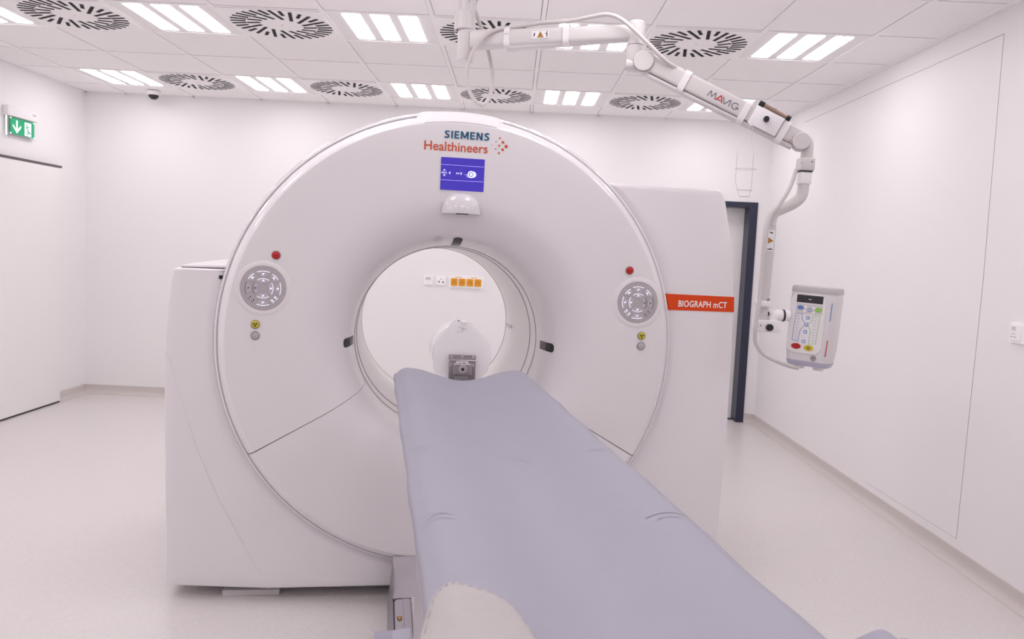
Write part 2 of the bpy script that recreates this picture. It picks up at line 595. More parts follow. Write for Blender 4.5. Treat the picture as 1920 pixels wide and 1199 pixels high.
def make_diffuser(single):
    t = thing('ceiling_diffuser', '', 'air diffuser', (0, 0, 0))
    box('face_plate', (0, 0, 0.006), (0.578, 0.578, 0.012), 'grid', t, 0.0015, 1)
    box('plenum_edge', (0, 0, 0.022), (0.59, 0.59, 0.018), 'gap', t)
    lathe('centre_screw', [(0.006, 0), (0.005, -0.002), (0, -0.002)], 'lgrey', t, n=10, frame=((0, 0, 0), (0, 0, 1), (1, 0, 0), (0, 1, 0)))
    if single:
        for a, inner in SLOTS:
            o = bpy.data.objects.new('slot', slot_me[inner])
            COL.objects.link(o)
            o.parent = t
            o.rotation_euler = (0, 0, a)
    else:
        polys = []
        for a, inner in SLOTS:
            polys.append([(x * cos(-a) - y * sin(-a), x * sin(-a) + y * cos(-a)) for x, y in slot_poly(inner)])
        o = plates('slots', polys, Face((0, 0, -0.0006), (1, 0, 0), (0, -1, 0)), 'slot', t, 0.0, 0.001)
        o['kind'] = 'stuff'
    return t


lp = make_lamp()
first = True
for c, r in lamp_cells:
    if c > 5 or GY + r * T < YF:
        continue
    o = lp if first else copy_tree(lp)
    first = False
    o.location = (GX + (c + 0.5) * T, GY + (r + 0.5) * T, H - 0.0)
    o['label'] = 'three-strip ceiling light, ' + ROWNO[r] + ', ' + ORD[(c + 3) // 2] + ' the exit-sign wall'
    o['group'] = 'three-strip ceiling lights'
protos = {}
for c, r in diff_cells:
    if r not in (0, 3, -3):
        continue
    near = r == 0
    if near not in protos:
        protos[near] = o = make_diffuser(near)
    else:
        o = copy_tree(protos[near])
    o.location = (GX + (c + 0.5) * T, GY + (r + 0.5) * T, H - 0.004)
    o['label'] = 'whirl-slotted air diffuser, ' + ROWNO[r] + ', ' + ORD[(c + 2) // 2] + ' the exit-sign wall'
    o['group'] = 'whirl-slotted air diffusers'
# tiles where the rows out of sight above and behind the camera have no diffuser
for c, r in diff_cells:
    if r in (0, 3, -3) or GY + r * T < YF + 0.1:
        continue
    o = bpy.data.objects.new('ceiling_tile', tile_me[(0.57, 0.573)])
    COL.objects.link(o)
    o.parent = ce
    o.location = (GX + (c + 0.5) * T, GY + (r + 0.5) * T, H + 0.0125)

# ------------------------------------------------------------------ doors
d1 = bpy.data.objects.new('door_1', None)
COL.objects.link(d1)
d1['kind'] = 'structure'
d1['label'] = 'wide flush off-white sliding door with a black line along its top'
d1.location = (XL, 6.0, 0)
OFF[d1] = Vector(d1.location)
box('door_leaf', (XL + 0.018, 6.0, 1.0), (0.036, 1.5, 1.972), 'door', d1, 0.002, 1)
box('top_gap', (XL + 0.02, 6.012, 1.996), (0.04, 1.526, 0.017), 'gap', d1)
box('floor_gap', (XL + 0.016, 6.0, 0.007), (0.032, 1.495, 0.013), 'black', d1)

d2 = bpy.data.objects.new('door_2', None)
COL.objects.link(d2)
d2['kind'] = 'structure'
d2['label'] = 'off-white door in a dark navy steel frame behind the scanner'
d2.location = ((DX0 + DX1) / 2, YB, 0)
OFF[d2] = Vector(d2.location)
FW = 0.072
boxes('door_frame', [
    ((DX1 - FW / 2, YB + 0.1, DH / 2), (FW, 0.224, DH)),
    ((DX0 + FW / 2, YB + 0.1, DH / 2), (FW, 0.224, DH)),
    (((DX0 + DX1) / 2, YB + 0.1, DH - 0.024), (DX1 - DX0 - 2 * FW, 0.224, 0.048))], 'navy', d2, 0.002, 1)
box('door_leaf', ((DX0 + DX1) / 2, YB + 0.165, 0.985), (DX1 - DX0 - 2 * FW + 0.002, 0.05, 1.955), 'door', d2, 0.002, 1)
box('threshold', ((DX0 + DX1) / 2, YB + 0.13, 0.003), (DX1 - DX0 - 2 * FW, 0.04, 0.006), 'black', d2)
box('closure_panel', ((DX0 + DX1) / 2, YB + 0.29, 1.0), (DX1 - DX0, 0.02, 2.0), 'black', d2)

# ================================================================== SCANNER GANTRY (authored in its own turned frame)
ga = thing('scanner_gantry', 'large white ring-shaped medical scanner with wide round bore and orange stripe', 'medical scanner', G0, TH, authored='local')

RIM = [(0.9065, 0.03), (0.9065, 0.008), (0.9055, -0.002), (0.902, -0.012), (0.894, -0.0255), (0.884, -0.0375), (0.878, -0.0425), (0.8725, -0.045)]
PROF = [(0.8725, -0.045), (0.868, -0.0453), (0.80, -0.0455), (0.70, -0.046), (0.62, -0.046), (0.575, -0.0445), (0.545, -0.0395), (0.515, -0.029), (0.488, -0.012),
        (0.462, 0.012), (0.443, 0.034), (0.430, 0.055), (0.4195, 0.082), (0.411, 0.115), (0.404, 0.155), (0.399, 0.205), (0.3975, 0.28)]


def funnel_y(r):
    for (ra, ya), (rb, yb) in zip(PROF[:-1], PROF[1:]):
        if rb <= r <= ra and ra > rb:
            return yb + (ya - yb) * (r - rb) / (ra - rb)
    return PROF[-1][1]


def funnel_pt(a, r, lift=0.0012):
    """point on the funnel at angle a (degrees), radius r, lifted off the surface towards the room"""
    dy = (funnel_y(r + 0.004) - funnel_y(r - 0.004)) / 0.008
    n = Vector((dy, -1.0)).normalized() if True else None      # (radial, along): surface y=f(r) seen from -y
    rr, yy = r + n.x * lift, funnel_y(r) + n.y * lift
    return Vector((rr * cos(R(a)), yy, CZ + rr * sin(R(a))))


up_c = lathe('front_cover', PROF, 'shell', ga, -29.9, 209.9, 160)
lo_c = lathe('lower_front_cover', PROF, 'shell', ga, 210.1, 329.9, 90)
lathe('cover_rim', RIM, 'hood', ga, -29.9, 209.9, 160)
lathe('lower_cover_rim', RIM, 'hood', ga, 210.1, 329.9, 90)
lathe('groove_floor', [(0.90, 0.024), (0.9135, 0.024)], 'lgrey', ga, n=160)
lathe('seam_core', [(0.9, 0.01)] + [(r * (1.0 if r > 0.6 else 1.015), y + 0.012) for r, y in PROF], 'gap', ga, n=120)
# bore: collar ring, joint, long tunnel, joint, rear flare
lathe('bore_collar', [(0.3965, 0.28), (0.394, 0.283), (0.393, 0.395)], 'tunnel', ga, n=128)
lathe('bore_joint', [(0.3968, 0.2785), (0.3972, 0.2815)], 'gap', ga, n=128)
lathe('bore_joint', [(0.393, 0.395), (0.3915, 0.3985)], 'gap', ga, n=128)
lathe('bore_tunnel', [(0.3925, 0.3985), (0.390, 0.402), (0.3885, 1.095)], 'tunnel', ga, n=128)
lathe('bore_joint', [(0.3885, 1.095), (0.3872, 1.101)], 'gap', ga, n=128)
lathe('rear_cover', [(0.3888, 1.101), (0.40, 1.115), (0.46, 1.128), (0.90, 1.128), (0.925, 1.10)], 'shell2', ga, n=96)
# outer hood around the top
HOOD = [(0.9085, 0.05), (0.909, 0.016), (0.914, 0.009), (0.921, 0.012), (0.928, 0.035), (0.932, 0.09), (0.932, 1.05), (0.925, 1.10)]
lathe('outer_hood', HOOD, 'hood', ga, 0, 360, 180)
CAP = [(0.877, -0.0445), (0.886, -0.0385), (0.8965, -0.0265), (0.9055, -0.012), (0.914, 0.0), (0.922, 0.010), (0.9295, 0.032), (0.9345, 0.09), (0.935, 0.30), (0.928, 0.31)]


# top cap: its two ends run out in a soft bevel
def cap_mesh():
    V, F = [], []
    n, p = 40, len(CAP)
    for i in range(n + 1):
        a = 79.2 + (101.0 - 79.2) * i / n
        e = min(1.0, min(a - 79.2, 101.0 - a) / 1.6)
        e = e * e * (3 - 2 * e)
        for (r, y) in CAP:
            V.append(((r - 0.006 * (1 - e)) * cos(R(a)), y + 0.006 * (1 - e), CZ + (r - 0.006 * (1 - e)) * sin(R(a))))
    for i in range(n):
        for q in range(p - 1):
            F.append((i * p + q, i * p + q + 1, (i + 1) * p + q + 1, (i + 1) * p + q))
    return mesh('top_cap', V, F, 'hood', ga, 40)


cap_mesh()


# side panels: flat fronts with a round cut for the ring, edges rolled back
def ray_poly(a, P):
    d = Vector((cos(a), sin(a)))
    best = None
    for (x0, z0), (x1, z1) in zip(P, P[1:] + P[:1]):
        ex, ez = x1 - x0, z1 - z0
        den = d.x * ez - d.y * ex
        if abs(den) < 1e-9:
            continue
        t = (x0 * ez - z0 * ex) / den
        s = (x0 * d.y - z0 * d.x) / den
        if t > 0 and -1e-6 <= s <= 1 + 1e-6 and (best is None or t > best):
            best = t
    return best


def crease_depth(x, z):
    # the left flank bends back beyond a sweeping crease line
    pts = [(-1.16, 1.10), (-1.085, 0.98), (-1.02, 0.75), (-0.93, 0.50), (-0.829, 0.294), (-0.695, 0.04)]
    zs = [p[1] for p in pts]
    if z > zs[0]:
        return 0.0
    for (x0, z0), (x1, z1) in zip(pts[:-1], pts[1:]):
        if z1 <= z <= z0:
            xc = x0 + (x1 - x0) * (z0 - z) / (z0 - z1)
            return max(0.0, xc - x) * 0.14
    return max(0.0, pts[-1][0] - x) * 0.14


def side_panel(name, poly, a0, a1, corner_angles, m, yb=1.1, crease=False):
    rc = 0.9125
    P = [(x, z - CZ) for x, z in poly]
    A = sorted(set([round(a0 + (a1 - a0) * i / 90, 4) for i in range(91)] + [round(c, 4) for c in corner_angles if a0 < c < a1]))
    V, F = [], []
    N = 0
    for a in A:
        t = ray_poly(R(a), P)
        d = (cos(R(a)), sin(R(a)))
        L = t - rc
        col = []
        ring = [(rc, 0.10), (rc, 0.052), (rc + min(0.006, L * 0.2), 0.036), (rc + min(0.016, L * 0.3), 0.026), (rc + min(0.032, L * 0.45), 0.021)]
        inner = rc + min(0.034, L * 0.5)
        outer = max(inner + 1e-4, t - 0.020)
        for k in range(9):
            ring.append((inner + (outer - inner) * k / 8, 0.02))
        ring += [(max(outer, t - 0.008), 0.0235), (t - 0.002, 0.031), (t, 0.043), (t, yb)]
        for r, y in ring:
            x, z = r * d[0], r * d[1] + CZ
            yy = y + (crease_depth(x, z) if crease and y < 0.5 else 0)
            V.append((x, yy, z))
        N = len(ring)
    for i in range(len(A) - 1):
        for q in range(N - 1):
            F.append((i * N + q, i * N + q + 1, (i + 1) * N + q + 1, (i + 1) * N + q))
    return mesh(name, V, F, m, ga, 30)


def ang(x, z):
    a = math.degrees(atan2(z - CZ, x))
    return a


LEFT = [(-0.3, 1.331), (-1.062, 1.331), (-1.076, 1.325), (-1.083, 1.30), (-1.098, 1.15), (-1.106, 1.0), (-1.108, 0.7), (-1.104, 0.05), (0.3, 0.05), (0.3, 1.331)]
RIGHT = [(-0.3, 0.05), (1.192, 0.05), (1.206, 0.3), (1.216, 0.742), (1.214, 1.05), (1.206, 1.295), (1.178, 1.53), (1.140, 1.70), (1.124, 1.742), (1.105, 1.752), (-0.3, 1.752)]
aL0 = 180 - math.degrees(math.asin((1.331 - CZ) / 0.9125)) + 0.02
side_panel('left_side_panel', LEFT, aL0, 270, [ang(x, z) % 360 for x, z in LEFT], 'shell2', crease=True)
aR1 = math.degrees(math.asin((1.752 - CZ) / 0.9125)) - 0.02
side_panel('right_side_panel', RIGHT, -89.9, aR1, [ang(x, z) for x, z in RIGHT], 'shell2')
plates('panel_crease', stroke([(-1.103, 1.005), (-1.085, 0.98), (-1.055, 0.865), (-1.02, 0.75), (-0.978, 0.62), (-0.93, 0.50), (-0.88, 0.39), (-0.829, 0.294), (-0.765, 0.17), (-0.70, 0.055)], 0.0024), Face((0, 0.0208, 0), (1, 0, 0), (0, 0, 1)), 'hood', ga, 0, 0.0016)
# rear closures and plinth
plates('rear_panel', [rect(-1.10, 0.05, 1.19, 0.65)], Face((0, 1.1, 0), (-1, 0, 0), (0, 0, 1)).shift(0, 0), 'shell2', ga, -0.01, 0.0)
box('plinth', (0.05, 0.58, 0.03), (1.9, 0.86, 0.058), 'mgrey', ga, 0.004, 1)
box('foot_plate', (-0.775, 0.125, 0.0125), (0.225, 0.09, 0.025), 'lgrey', ga, 0.002, 1)
box('foot_plate', (-0.70, 0.175, 0.012), (0.16, 0.06, 0.024), 'mgrey', ga, 0.002, 1)
# lid on the left shoulder, black latch hole
V = [(-1.055, 0.05, 1.334), (-0.878, 0.05, 1.337), (-0.895, 0.42, 1.352), (-1.07, 0.42, 1.338), (-1.055, 0.05, 1.340), (-0.878, 0.05, 1.345), (-0.895, 0.42, 1.372), (-1.07, 0.42, 1.344)]
mesh('shoulder_lid', V, [(0, 1, 2, 3), (4, 7, 6, 5), (0, 4, 5, 1), (1, 5, 6, 2), (2, 6, 7, 3), (3, 7, 4, 0)], 'shell2', ga, 30)
box('lid_gap', (-0.967, 0.06, 1.333), (0.17, 0.02, 0.004), 'gap', ga)
cyl('latch_hole', (-0.9005, 0.040, 1.3005), (-0.9005, 0.0205, 1.3005), 0.0078, 'black', ga, 14)
box('corner_notch', (-0.868, 0.032, 1.332), (0.012, 0.03, 0.004), 'black', ga)
box('corner_notch', (0.603, 0.028, 1.7445), (0.016, 0.02, 0.006), 'black', ga)

FF = Face((0, -0.0462, 0), (1, 0, 0), (0, 0, 1))          # the flat front face; normal towards the table
# lettering and emblem
caps('maker_lettering', 'SIEMENS', FF.shift(-0.066, 1.8785), 0.176, 0.0290, 'ltr_b', ga, 0.21, 0.19)
text('maker_lettering', 'Healthineers', FF.shift(-0.1425, 1.8295), 0.2475, 0.036, 'ltr_o', ga, 0.0008, bold=0.01)
dots = [(0.1515, 1.8915, 0.0034), (0.137, 1.8775, 0.0022), (0.1645, 1.8765, 0.0049), (0.122, 1.864, 0.0014), (0.150, 1.8625, 0.0040),
        (0.178, 1.8610, 0.0066), (0.136, 1.849, 0.0025), (0.164, 1.848, 0.0051), (0.1505, 1.834, 0.0037)]
plates('maker_emblem', [disc(x, z, r, 16) for x, z, r in dots], FF, 'ltr_o', ga, 0, 0.0008)

# display screen
sf = FF.shift(0.010, 1.7415)
scr = plates('display_frame', [rrect(-0.0885, -0.0665, 0.0885, 0.0655, 0.006)], sf, 'shell', ga, 0, 0.0016)
plates('display_screen', [rrect(-0.0855, -0.0635, 0.0855, 0.0632, 0.003)], sf, 'screen', scr, 0.0016, 0.0022)
S2 = sf.shift(0, 0, 0.0024)
plates('display_line', stroke([(-0.0835, 0.0345), (0.0825, 0.0335)], 0.0011) + stroke([(-0.0845, -0.025), (0.0825, -0.024)], 0.0011), S2, 'scr_l', scr, 0, 0.0002)
plates('display_icon', [[(-0.077, 0.011), (-0.065, 0.011), (-0.071, 0.018)], [(-0.077, -0.004), (-0.071, -0.011), (-0.065, -0.004)],
                        [(-0.055, 0.0035), (-0.048, -0.003), (-0.048, 0.010)], [(-0.001, 0.0035), (-0.008, -0.003), (-0.008, 0.010)],
                        disc(0.0425, 0.002, 0.0120, 24)], S2, 'scr_l', scr, 0, 0.0002)
plates('display_icon', [sector(0.0095, 0.0135, 0, 359.9, 28, 0.0335, 0.002), sector(0.004, 0.0062, 0, 359.9, 20, 0.0335, 0.002)]
       + stroke([(0.0075, 0.000), (0.020, 0.000)], 0.0009) + stroke([(0.0175, 0.0), (0.0175, -0.009), (0.026, -0.009)], 0.0008), S2, 'scr_w', scr, 0.0002, 0.0005)
plates('display_icon', [sector(0.0063, 0.0094, 0, 359.9, 24, 0.0335, 0.002)], S2, 'screen', scr, 0.0002, 0.0005)
text('display_digits', '122.5', S2.shift(-0.0825, 0.0005), 0.021, 0.0062, 'scr_w', scr, 0.0003, bold=0.01)
text('display_digits', '0.0', S2.shift(-0.0255, 0.0005), 0.0125, 0.0062, 'scr_w', scr, 0.0003, bold=0.01)


# sensor bulge under the screen
def bulge():
    V, F = [], []
    n, k = 28, 10
    for j in range(k + 1):
        e = pi / 2 * j / k                      # 0: rim at the bottom edge, up to the top
        for i in range(n + 1):
            a = pi * i / n                      # right to left across the front
            x = 0.078 * cos(a)
            f = sin(a)
            V.append((0.010 + x * (1 - 0.10 * (j / k) ** 2) * cos(e * 0.98) ** 0.75, -0.044 - 0.055 * f * cos(e) ** 0.9, 1.588 + 0.082 * sin(e) * (0.15 + 0.85 * 1)))
    for j in range(k):
        for i in range(n):
            F.append((j * (n + 1) + i, j * (n + 1) + i + 1, (j + 1) * (n + 1) + i + 1, (j + 1) * (n + 1) + i))
    F.append(tuple(range(n + 1)))
    return mesh('sensor_bulge', V, F, mat('bulge_gloss', (0.68, 0.66, 0.685), 0.1), ga, 50)


sb = bulge()
box('sensor_slit', (0.012, -0.080, 1.5868), (0.048, 0.02, 0.0035), 'black', sb)


# speaker dots, microphone, laser windows on the funnel
def funnel_patch(name, a0, a1, r0_, r1_, m, parent, lift=0.0012, n=8, rnd=0.0):
    V, F = [], []
    for i in range(n + 1):
        s = i / n
        for j in range(n + 1):
            t = j / n
            a = a0 + (a1 - a0) * s
            # the outer end is rounded
            rr = r0_ + (r1_ - r0_) * t
            cut = rnd * (abs(2 * s - 1) ** 4)
            rr = r0_ + (r1_ - cut - r0_) * t
            V.append(funnel_pt(a, rr, lift))
    for i in range(n):
        for j in range(n):
            F.append((i * (n + 1) + j, i * (n + 1) + j + 1, (i + 1) * (n + 1) + j + 1, (i + 1) * (n + 1) + j))
    return mesh(name, V, F, m, parent, 60)


for a in (88.2, 181.8, -1.6):
    o = funnel_patch('laser_window', a - 2.55, a + 2.55, 0.4005, 0.4325, 'black', ga, 0.0012, rnd=0.006)
    funnel_patch('window_sill', a - 2.35, a + 2.35, 0.4007, 0.412, mat('window_grey', (0.07, 0.065, 0.07), 0.4) if a == 88.2 else bpy.data.materials['window_grey'], o, 0.002)


def funnel_disc(a, r, rad, lift=0.0014, n=8):
    c = funnel_pt(a, r, lift)
    e1 = Vector((-sin(R(a)), 0, cos(R(a))))
    e2 = (funnel_pt(a, r + 0.003, lift) - funnel_pt(a, r - 0.003, lift)).normalized()
    return [c + e1 * rad * cos(2 * pi * i / n) + e2 * rad * sin(2 * pi * i / n) for i in range(n)]


V, F = [], []
for i in range(-6, 7):
    for j in range(-4, 5):
        if (i / 6.3) ** 2 + (j / 4.3) ** 2 > 1:
            continue
        b = len(V)
        V += funnel_disc(99.3 - i * 0.42, 0.4265 + j * 0.0026, 0.0011, n=6)
        F.append(tuple(range(b, b + 6)))
o = mesh('speaker_holes', V, F, 'mgrey', ga, 0)
o['kind'] = 'stuff'
P = funnel_disc(76.3, 0.428, 0.0085, n=16)
mesh('microphone_plate', P, [tuple(range(16))], 'lgrey', ga, 0)
# small grey plate inside the tunnel
Vt = [(0.3865, y, z) for y, z in ((0.90, 1.051), (0.90, 1.069), (1.08, 1.066), (1.08, 1.048))]
mesh('tunnel_plate', Vt, [(0, 1, 2, 3)], 'lgrey', ga, 0)


# control panels with their keys
def control_panel(cx, cz, mirror):
    f = FF.shift(cx, cz)
    lathe_fr = (f.p(0, 0, 0), -f.n, f.u, f.v)
    rim = lathe('control_panel', [(0.106, 0.0), (0.099, -0.0018), (0.092, -0.0028), (0.087, -0.0024), (0.0848, -0.0005), (0.0848, 0.0)], 'shell', ga, n=64,
                frame=(f.p(0, 0, 0), Vector((0, 1, 0)), f.u, f.v))
    plates('panel_face', [disc(0, 0, 0.0846, 48)], f, 'panel', rim, 0.0, 0.002)
    k = f.shift(0, 0, 0.002)
    dark_in, dark_out, dark_diag = (0, 0, 315) if mirror else (180, 180, 225)
    plates('key', [rrect(-0.0135, -0.0135, 0.0135, 0.0135, 0.003)], k, 'panel', rim, 0, 0.0008)
    for a in (0, 90, 180, 270):
        plates('key', [sector(0.0205, 0.0385, a - 37, a + 37, 8)], k, 'key', rim, 0, 0.0012)
        lit = 'ink' if a == dark_in else 'keylit'
        plates('key_mark', [sector(0.0368, 0.0384, a - 36, a + 36, 8)] + stroke([(0.029 * cos(R(a)) - 0.004, 0.029 * sin(R(a)) - 0.003), (0.029 * cos(R(a)) + 0.004, 0.029 * sin(R(a)) + 0.003)], 0.0022)
               + stroke([(0.029 * cos(R(a)) - 0.003, 0.029 * sin(R(a)) + 0.004), (0.029 * cos(R(a)) + 0.004, 0.029 * sin(R(a)) - 0.002)], 0.0014), k, lit, rim, 0.0012, 0.0016)
        plates('key', [[(x * cos(R(a)) - y * sin(R(a)), x * sin(R(a)) + y * cos(R(a))) for x, y in
                        [(0.0445, -0.010), (0.0645, -0.0235), (0.068, 0.0), (0.0645, 0.0235), (0.0445, 0.010)]]], k, 'key', rim, 0, 0.0012)
        lit = 'ink' if a == dark_out else 'keylit'
        c, s = 0.054 * cos(R(a)), 0.054 * sin(R(a))
        plates('key_mark', [sector(0.0648, 0.0665, a - 21, a + 21, 8)] + stroke([(c - 0.003, s - 0.004), (c + 0.003, s + 0.004)], 0.002) + stroke([(c - 0.004, s + 0.001), (c + 0.004, s - 0.001)], 0.0016), k, lit, rim, 0.0012, 0.0016)
    for a in (45, 135, 225, 315):
        low = a > 180
        ca, sa = cos(R(a)), sin(R(a))

        def tp(L):
            return [(x * ca - y * sa, x * sa + y * ca) for x, y in L]
        lit = 'ink' if a == dark_diag else 'keylit'
        if low:
            for sgn in (-1, 1):
                plates('key', [tp(rect(0.049, sgn * 0.0085 - 0.0065, 0.067, sgn * 0.0085 + 0.0065))], k, 'key', rim, 0, 0.0012)
                plates('key_mark', [tp(q) for q in stroke([(0.0645, sgn * 0.0085 - 0.005), (0.0645, sgn * 0.0085 + 0.005)], 0.0018)]
                       + [tp(q) for q in stroke([(0.052, sgn * 0.0085 - 0.003), (0.059, sgn * 0.0085 + 0.003)], 0.0018)] + [tp(q) for q in stroke([(0.059, sgn * 0.0085 - 0.003), (0.054, sgn * 0.0085 + 0.003)], 0.0018)], k, lit, rim, 0.0012, 0.0016)
        else:
            plates('key', [tp([(0.047, -0.009), (0.063, -0.0185), (0.0655, 0), (0.063, 0.0185), (0.047, 0.009)])], k, 'key', rim, 0, 0.0012)
            plates('key_mark', [tp(q) for q in stroke([(0.063, -0.015), (0.0652, 0), (0.063, 0.015)], 0.0018)] + [tp(q) for q in stroke([(0.052, -0.005), (0.059, 0.004)], 0.0024)]
                   + [tp(q) for q in stroke([(0.052, 0.004), (0.060, -0.001)], 0.0018)], k, lit, rim, 0.0012, 0.0016)
    return rim


control_panel(-0.733, 1.2675, False)
control_panel(0.752, 1.2645, True)


def push_button(name, x, z, m, rad=0.0145):
    f = FF.shift(x, z)
    fr = (f.p(0, 0, 0), Vector((0, 1, 0)), f.u, f.v)
    b = lathe(name, [(rad + 0.0022, 0.0), (rad + 0.0022, -0.003), (rad + 0.0005, -0.0042), (rad, -0.003)], 'mgrey', ga, n=28, frame=fr)
    lathe('button_cap', [(rad, -0.001), (rad, -0.004), (rad * 0.85, -0.0055), (0, -0.0062)], m, b, n=28, frame=fr)
    return b, f.shift(0, 0, 0.0064)


for sx, xr, xy in ((-1, -0.688, -0.759), (1, 0.710, 0.777)):
    b, f = push_button('stop_button', xr, 1.3955, 'red')
    plates('button_mark', stroke([(-0.006, 0), (0.006, 0)], 0.004), f, mat('stop_mark', (0.25, 0.01, 0.01), 0.5), b, 0, 0.0003)
    b, f = push_button('radiation_button', xy, 1.1285, 'yellow')
    plates('button_mark', [sector(0.002, 0.0085, a - 28, a + 28, 5) for a in (30, 150, 270)] + [disc(0, 0, 0.0014, 8)], f, 'ink', b, 0, 0.0004)
    b, f = push_button('release_button', xy, 1.0855, 'panel')
    plates('button_mark', [sector(0.008, 0.0095, 20, 340, 20)] + stroke([(-0.004, -0.004), (0.0, 0.005), (0.004, -0.004)], 0.0016), f, 'lgrey', b, 0, 0.0004)

# orange stripe on the right panel
fs = Face((0, 0.0198, 0), (1, 0, 0), (0, 0, 1))
st = plates('orange_stripe', [[(0.9155, 1.2355), (1.205, 1.2355), (1.2015, 1.3005), (0.9005, 1.3035), (0.9085, 1.27)]], fs, 'orange', ga, 0, 0.0016)
mesh('stripe_end', [(0.9155, 0.018, 1.2355), (0.893, 0.040, 1.2345), (0.879, 0.040, 1.3045), (0.9005, 0.018, 1.3035)], [(0, 1, 2, 3)], 'orange', st, 0)
text('model_lettering', 'BIOGRAPH mCT', fs.shift(0.953, 1.2515, 0.0016), 0.2175, 0.0275, 'ltr_w', st, 0.0006, bold=0.017, space=1.04)

# ================================================================== PATIENT TABLE (same turned frame)
tb_y = -1.4
pt = thing('patient_table', 'long scanner table with lavender grey padded trough reaching towards the bore', 'scanner table', G0 + EY * tb_y, TH, authored='local')
OFF[pt] = Vector((0, tb_y, 0))
PC = 0.010          # pad centre line


def pad_z(x):
    x = abs(x)
    if x < 0.198:
        z = 0.9785 + 0.0425 * (1 - cos(pi * x / 0.198)) / 2
    elif x < 0.236:
        z = 1.021 - 0.020 * ((x - 0.198) / 0.038) ** 2.2
    else:
        z = 1.001 - (x - 0.236) * 8
    return z


PADY0, PADY1 = -0.335, -2.72


def pad_mesh():
    xs_ = [-0.222, -0.232, -0.240, -0.2455, -0.2465, -0.2445, -0.241] + [-0.236 + 0.472 * i / 40 for i in range(41)] + [0.241, 0.2445, 0.2465, 0.2455, 0.240, 0.232, 0.222]
    zs_ = [0.955, 0.958, 0.966, 0.978, 0.988, 0.9955, 0.9995] + [pad_z(-0.236 + 0.472 * i / 40) for i in range(41)] + [0.9995, 0.9955, 0.988, 0.978, 0.966, 0.958, 0.955]
    n = len(xs_)
    ny = 110
    V, F = [], []
    rnd = random.Random(3)
    ph = [rnd.uniform(0, 6) for _ in range(8)]
    for j in range(ny + 1):
        y = PADY0 + (PADY1 - PADY0) * j / ny
        end = min(1.0, (PADY0 - y) / 0.02)
        drop = 0.008 * (1 - sqrt(max(0, 1 - (1 - end) ** 2)))
        for i in range(n):
            wv = 0.0012 * sin(7 * y + ph[0]) + 0.0009 * sin(17 * y + ph[1] + 3 * xs_[i])
            edge = 0.0012 * sin(11 * y + ph[2]) + 0.0008 * sin(23 * y + ph[3])
            sg = -1 if xs_[i] < 0 else 1
            sk = 1 - 0.07 * (PADY0 - y) / 2.0 if xs_[i] < 0 else 1.0
            V.append((PC + xs_[i] * sk + (edge * sg if abs(xs_[i]) > 0.2 else 0), y, zs_[i] + wv - drop))
    for j in range(ny):
        for i in range(n - 1):
            F.append((j * n + i, j * n + i + 1, (j + 1) * n + i + 1, (j + 1) * n + i))
    F.append(tuple(range(n)))
    F.append(tuple(ny * n + i for i in range(n)))
    # underside
    F += [(j * n, (j + 1) * n, (j + 1) * n + n - 1, j * n + n - 1) for j in range(ny)]
    return mesh('pad', V, F, 'pad', pt, 50)


pad = pad_mesh()


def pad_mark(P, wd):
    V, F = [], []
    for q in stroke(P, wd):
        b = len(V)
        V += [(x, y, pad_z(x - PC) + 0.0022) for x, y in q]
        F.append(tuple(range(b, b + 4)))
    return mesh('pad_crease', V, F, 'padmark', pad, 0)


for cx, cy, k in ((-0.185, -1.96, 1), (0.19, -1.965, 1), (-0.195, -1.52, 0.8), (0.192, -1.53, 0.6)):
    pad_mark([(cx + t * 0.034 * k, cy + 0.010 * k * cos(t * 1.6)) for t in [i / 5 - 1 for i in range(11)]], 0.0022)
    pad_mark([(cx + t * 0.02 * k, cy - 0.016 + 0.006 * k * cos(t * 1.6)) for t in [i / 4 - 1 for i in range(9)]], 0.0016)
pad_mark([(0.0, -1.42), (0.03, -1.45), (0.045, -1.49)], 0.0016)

# carbon cradle under the pad, carriage, lift housing
V, F = [], []
cs = [(-0.208, 0.954), (-0.208, 0.945), (-0.18, 0.93), (-0.10, 0.905), (0, 0.897), (0.10, 0.905), (0.18, 0.93), (0.208, 0.945), (0.208, 0.954)]
for y in (-0.345, -2.70):
    V += [(PC + x, y, z) for x, z in cs]
n = len(cs)
F = [(i, i + 1, n + i + 1, n + i) for i in range(n - 1)] + [tuple(range(n)), tuple(n + i for i in range(n)), (0, n, 2 * n - 1, n - 1)]
mesh('cradle', V, F, 'arm_w', pt, 40)
box('carriage', (0, -1.75, 0.865), (0.40, 1.7, 0.07), 'base', pt, 0.01)
box('lift_housing', (0, -1.75, 0.47), (0.36, 1.05, 0.74), 'base', pt, 0.02)


# floor base: low tray with a curved ramp up to the scanner
def base_mesh():
    prof = [(-0.049, 0.207), (-0.062, 0.202), (-0.085, 0.18), (-0.11, 0.15), (-0.14, 0.123), (-0.175, 0.107), (-0.205, 0.102)]
    V, F = [], []
    for x in (-0.208, 0.208):
        V += [(x, y, z) for y, z in prof] + [(x, -0.205, 0.0), (x, -0.049, 0.0)]
    n = len(prof) + 2
    F = [(i, (i + 1) % n, n + (i + 1) % n, n + i) for i in range(n)] + [tuple(range(n)), tuple(n + i for i in range(n))]
    return mesh('base_ramp', V, F, 'base', pt, 40)


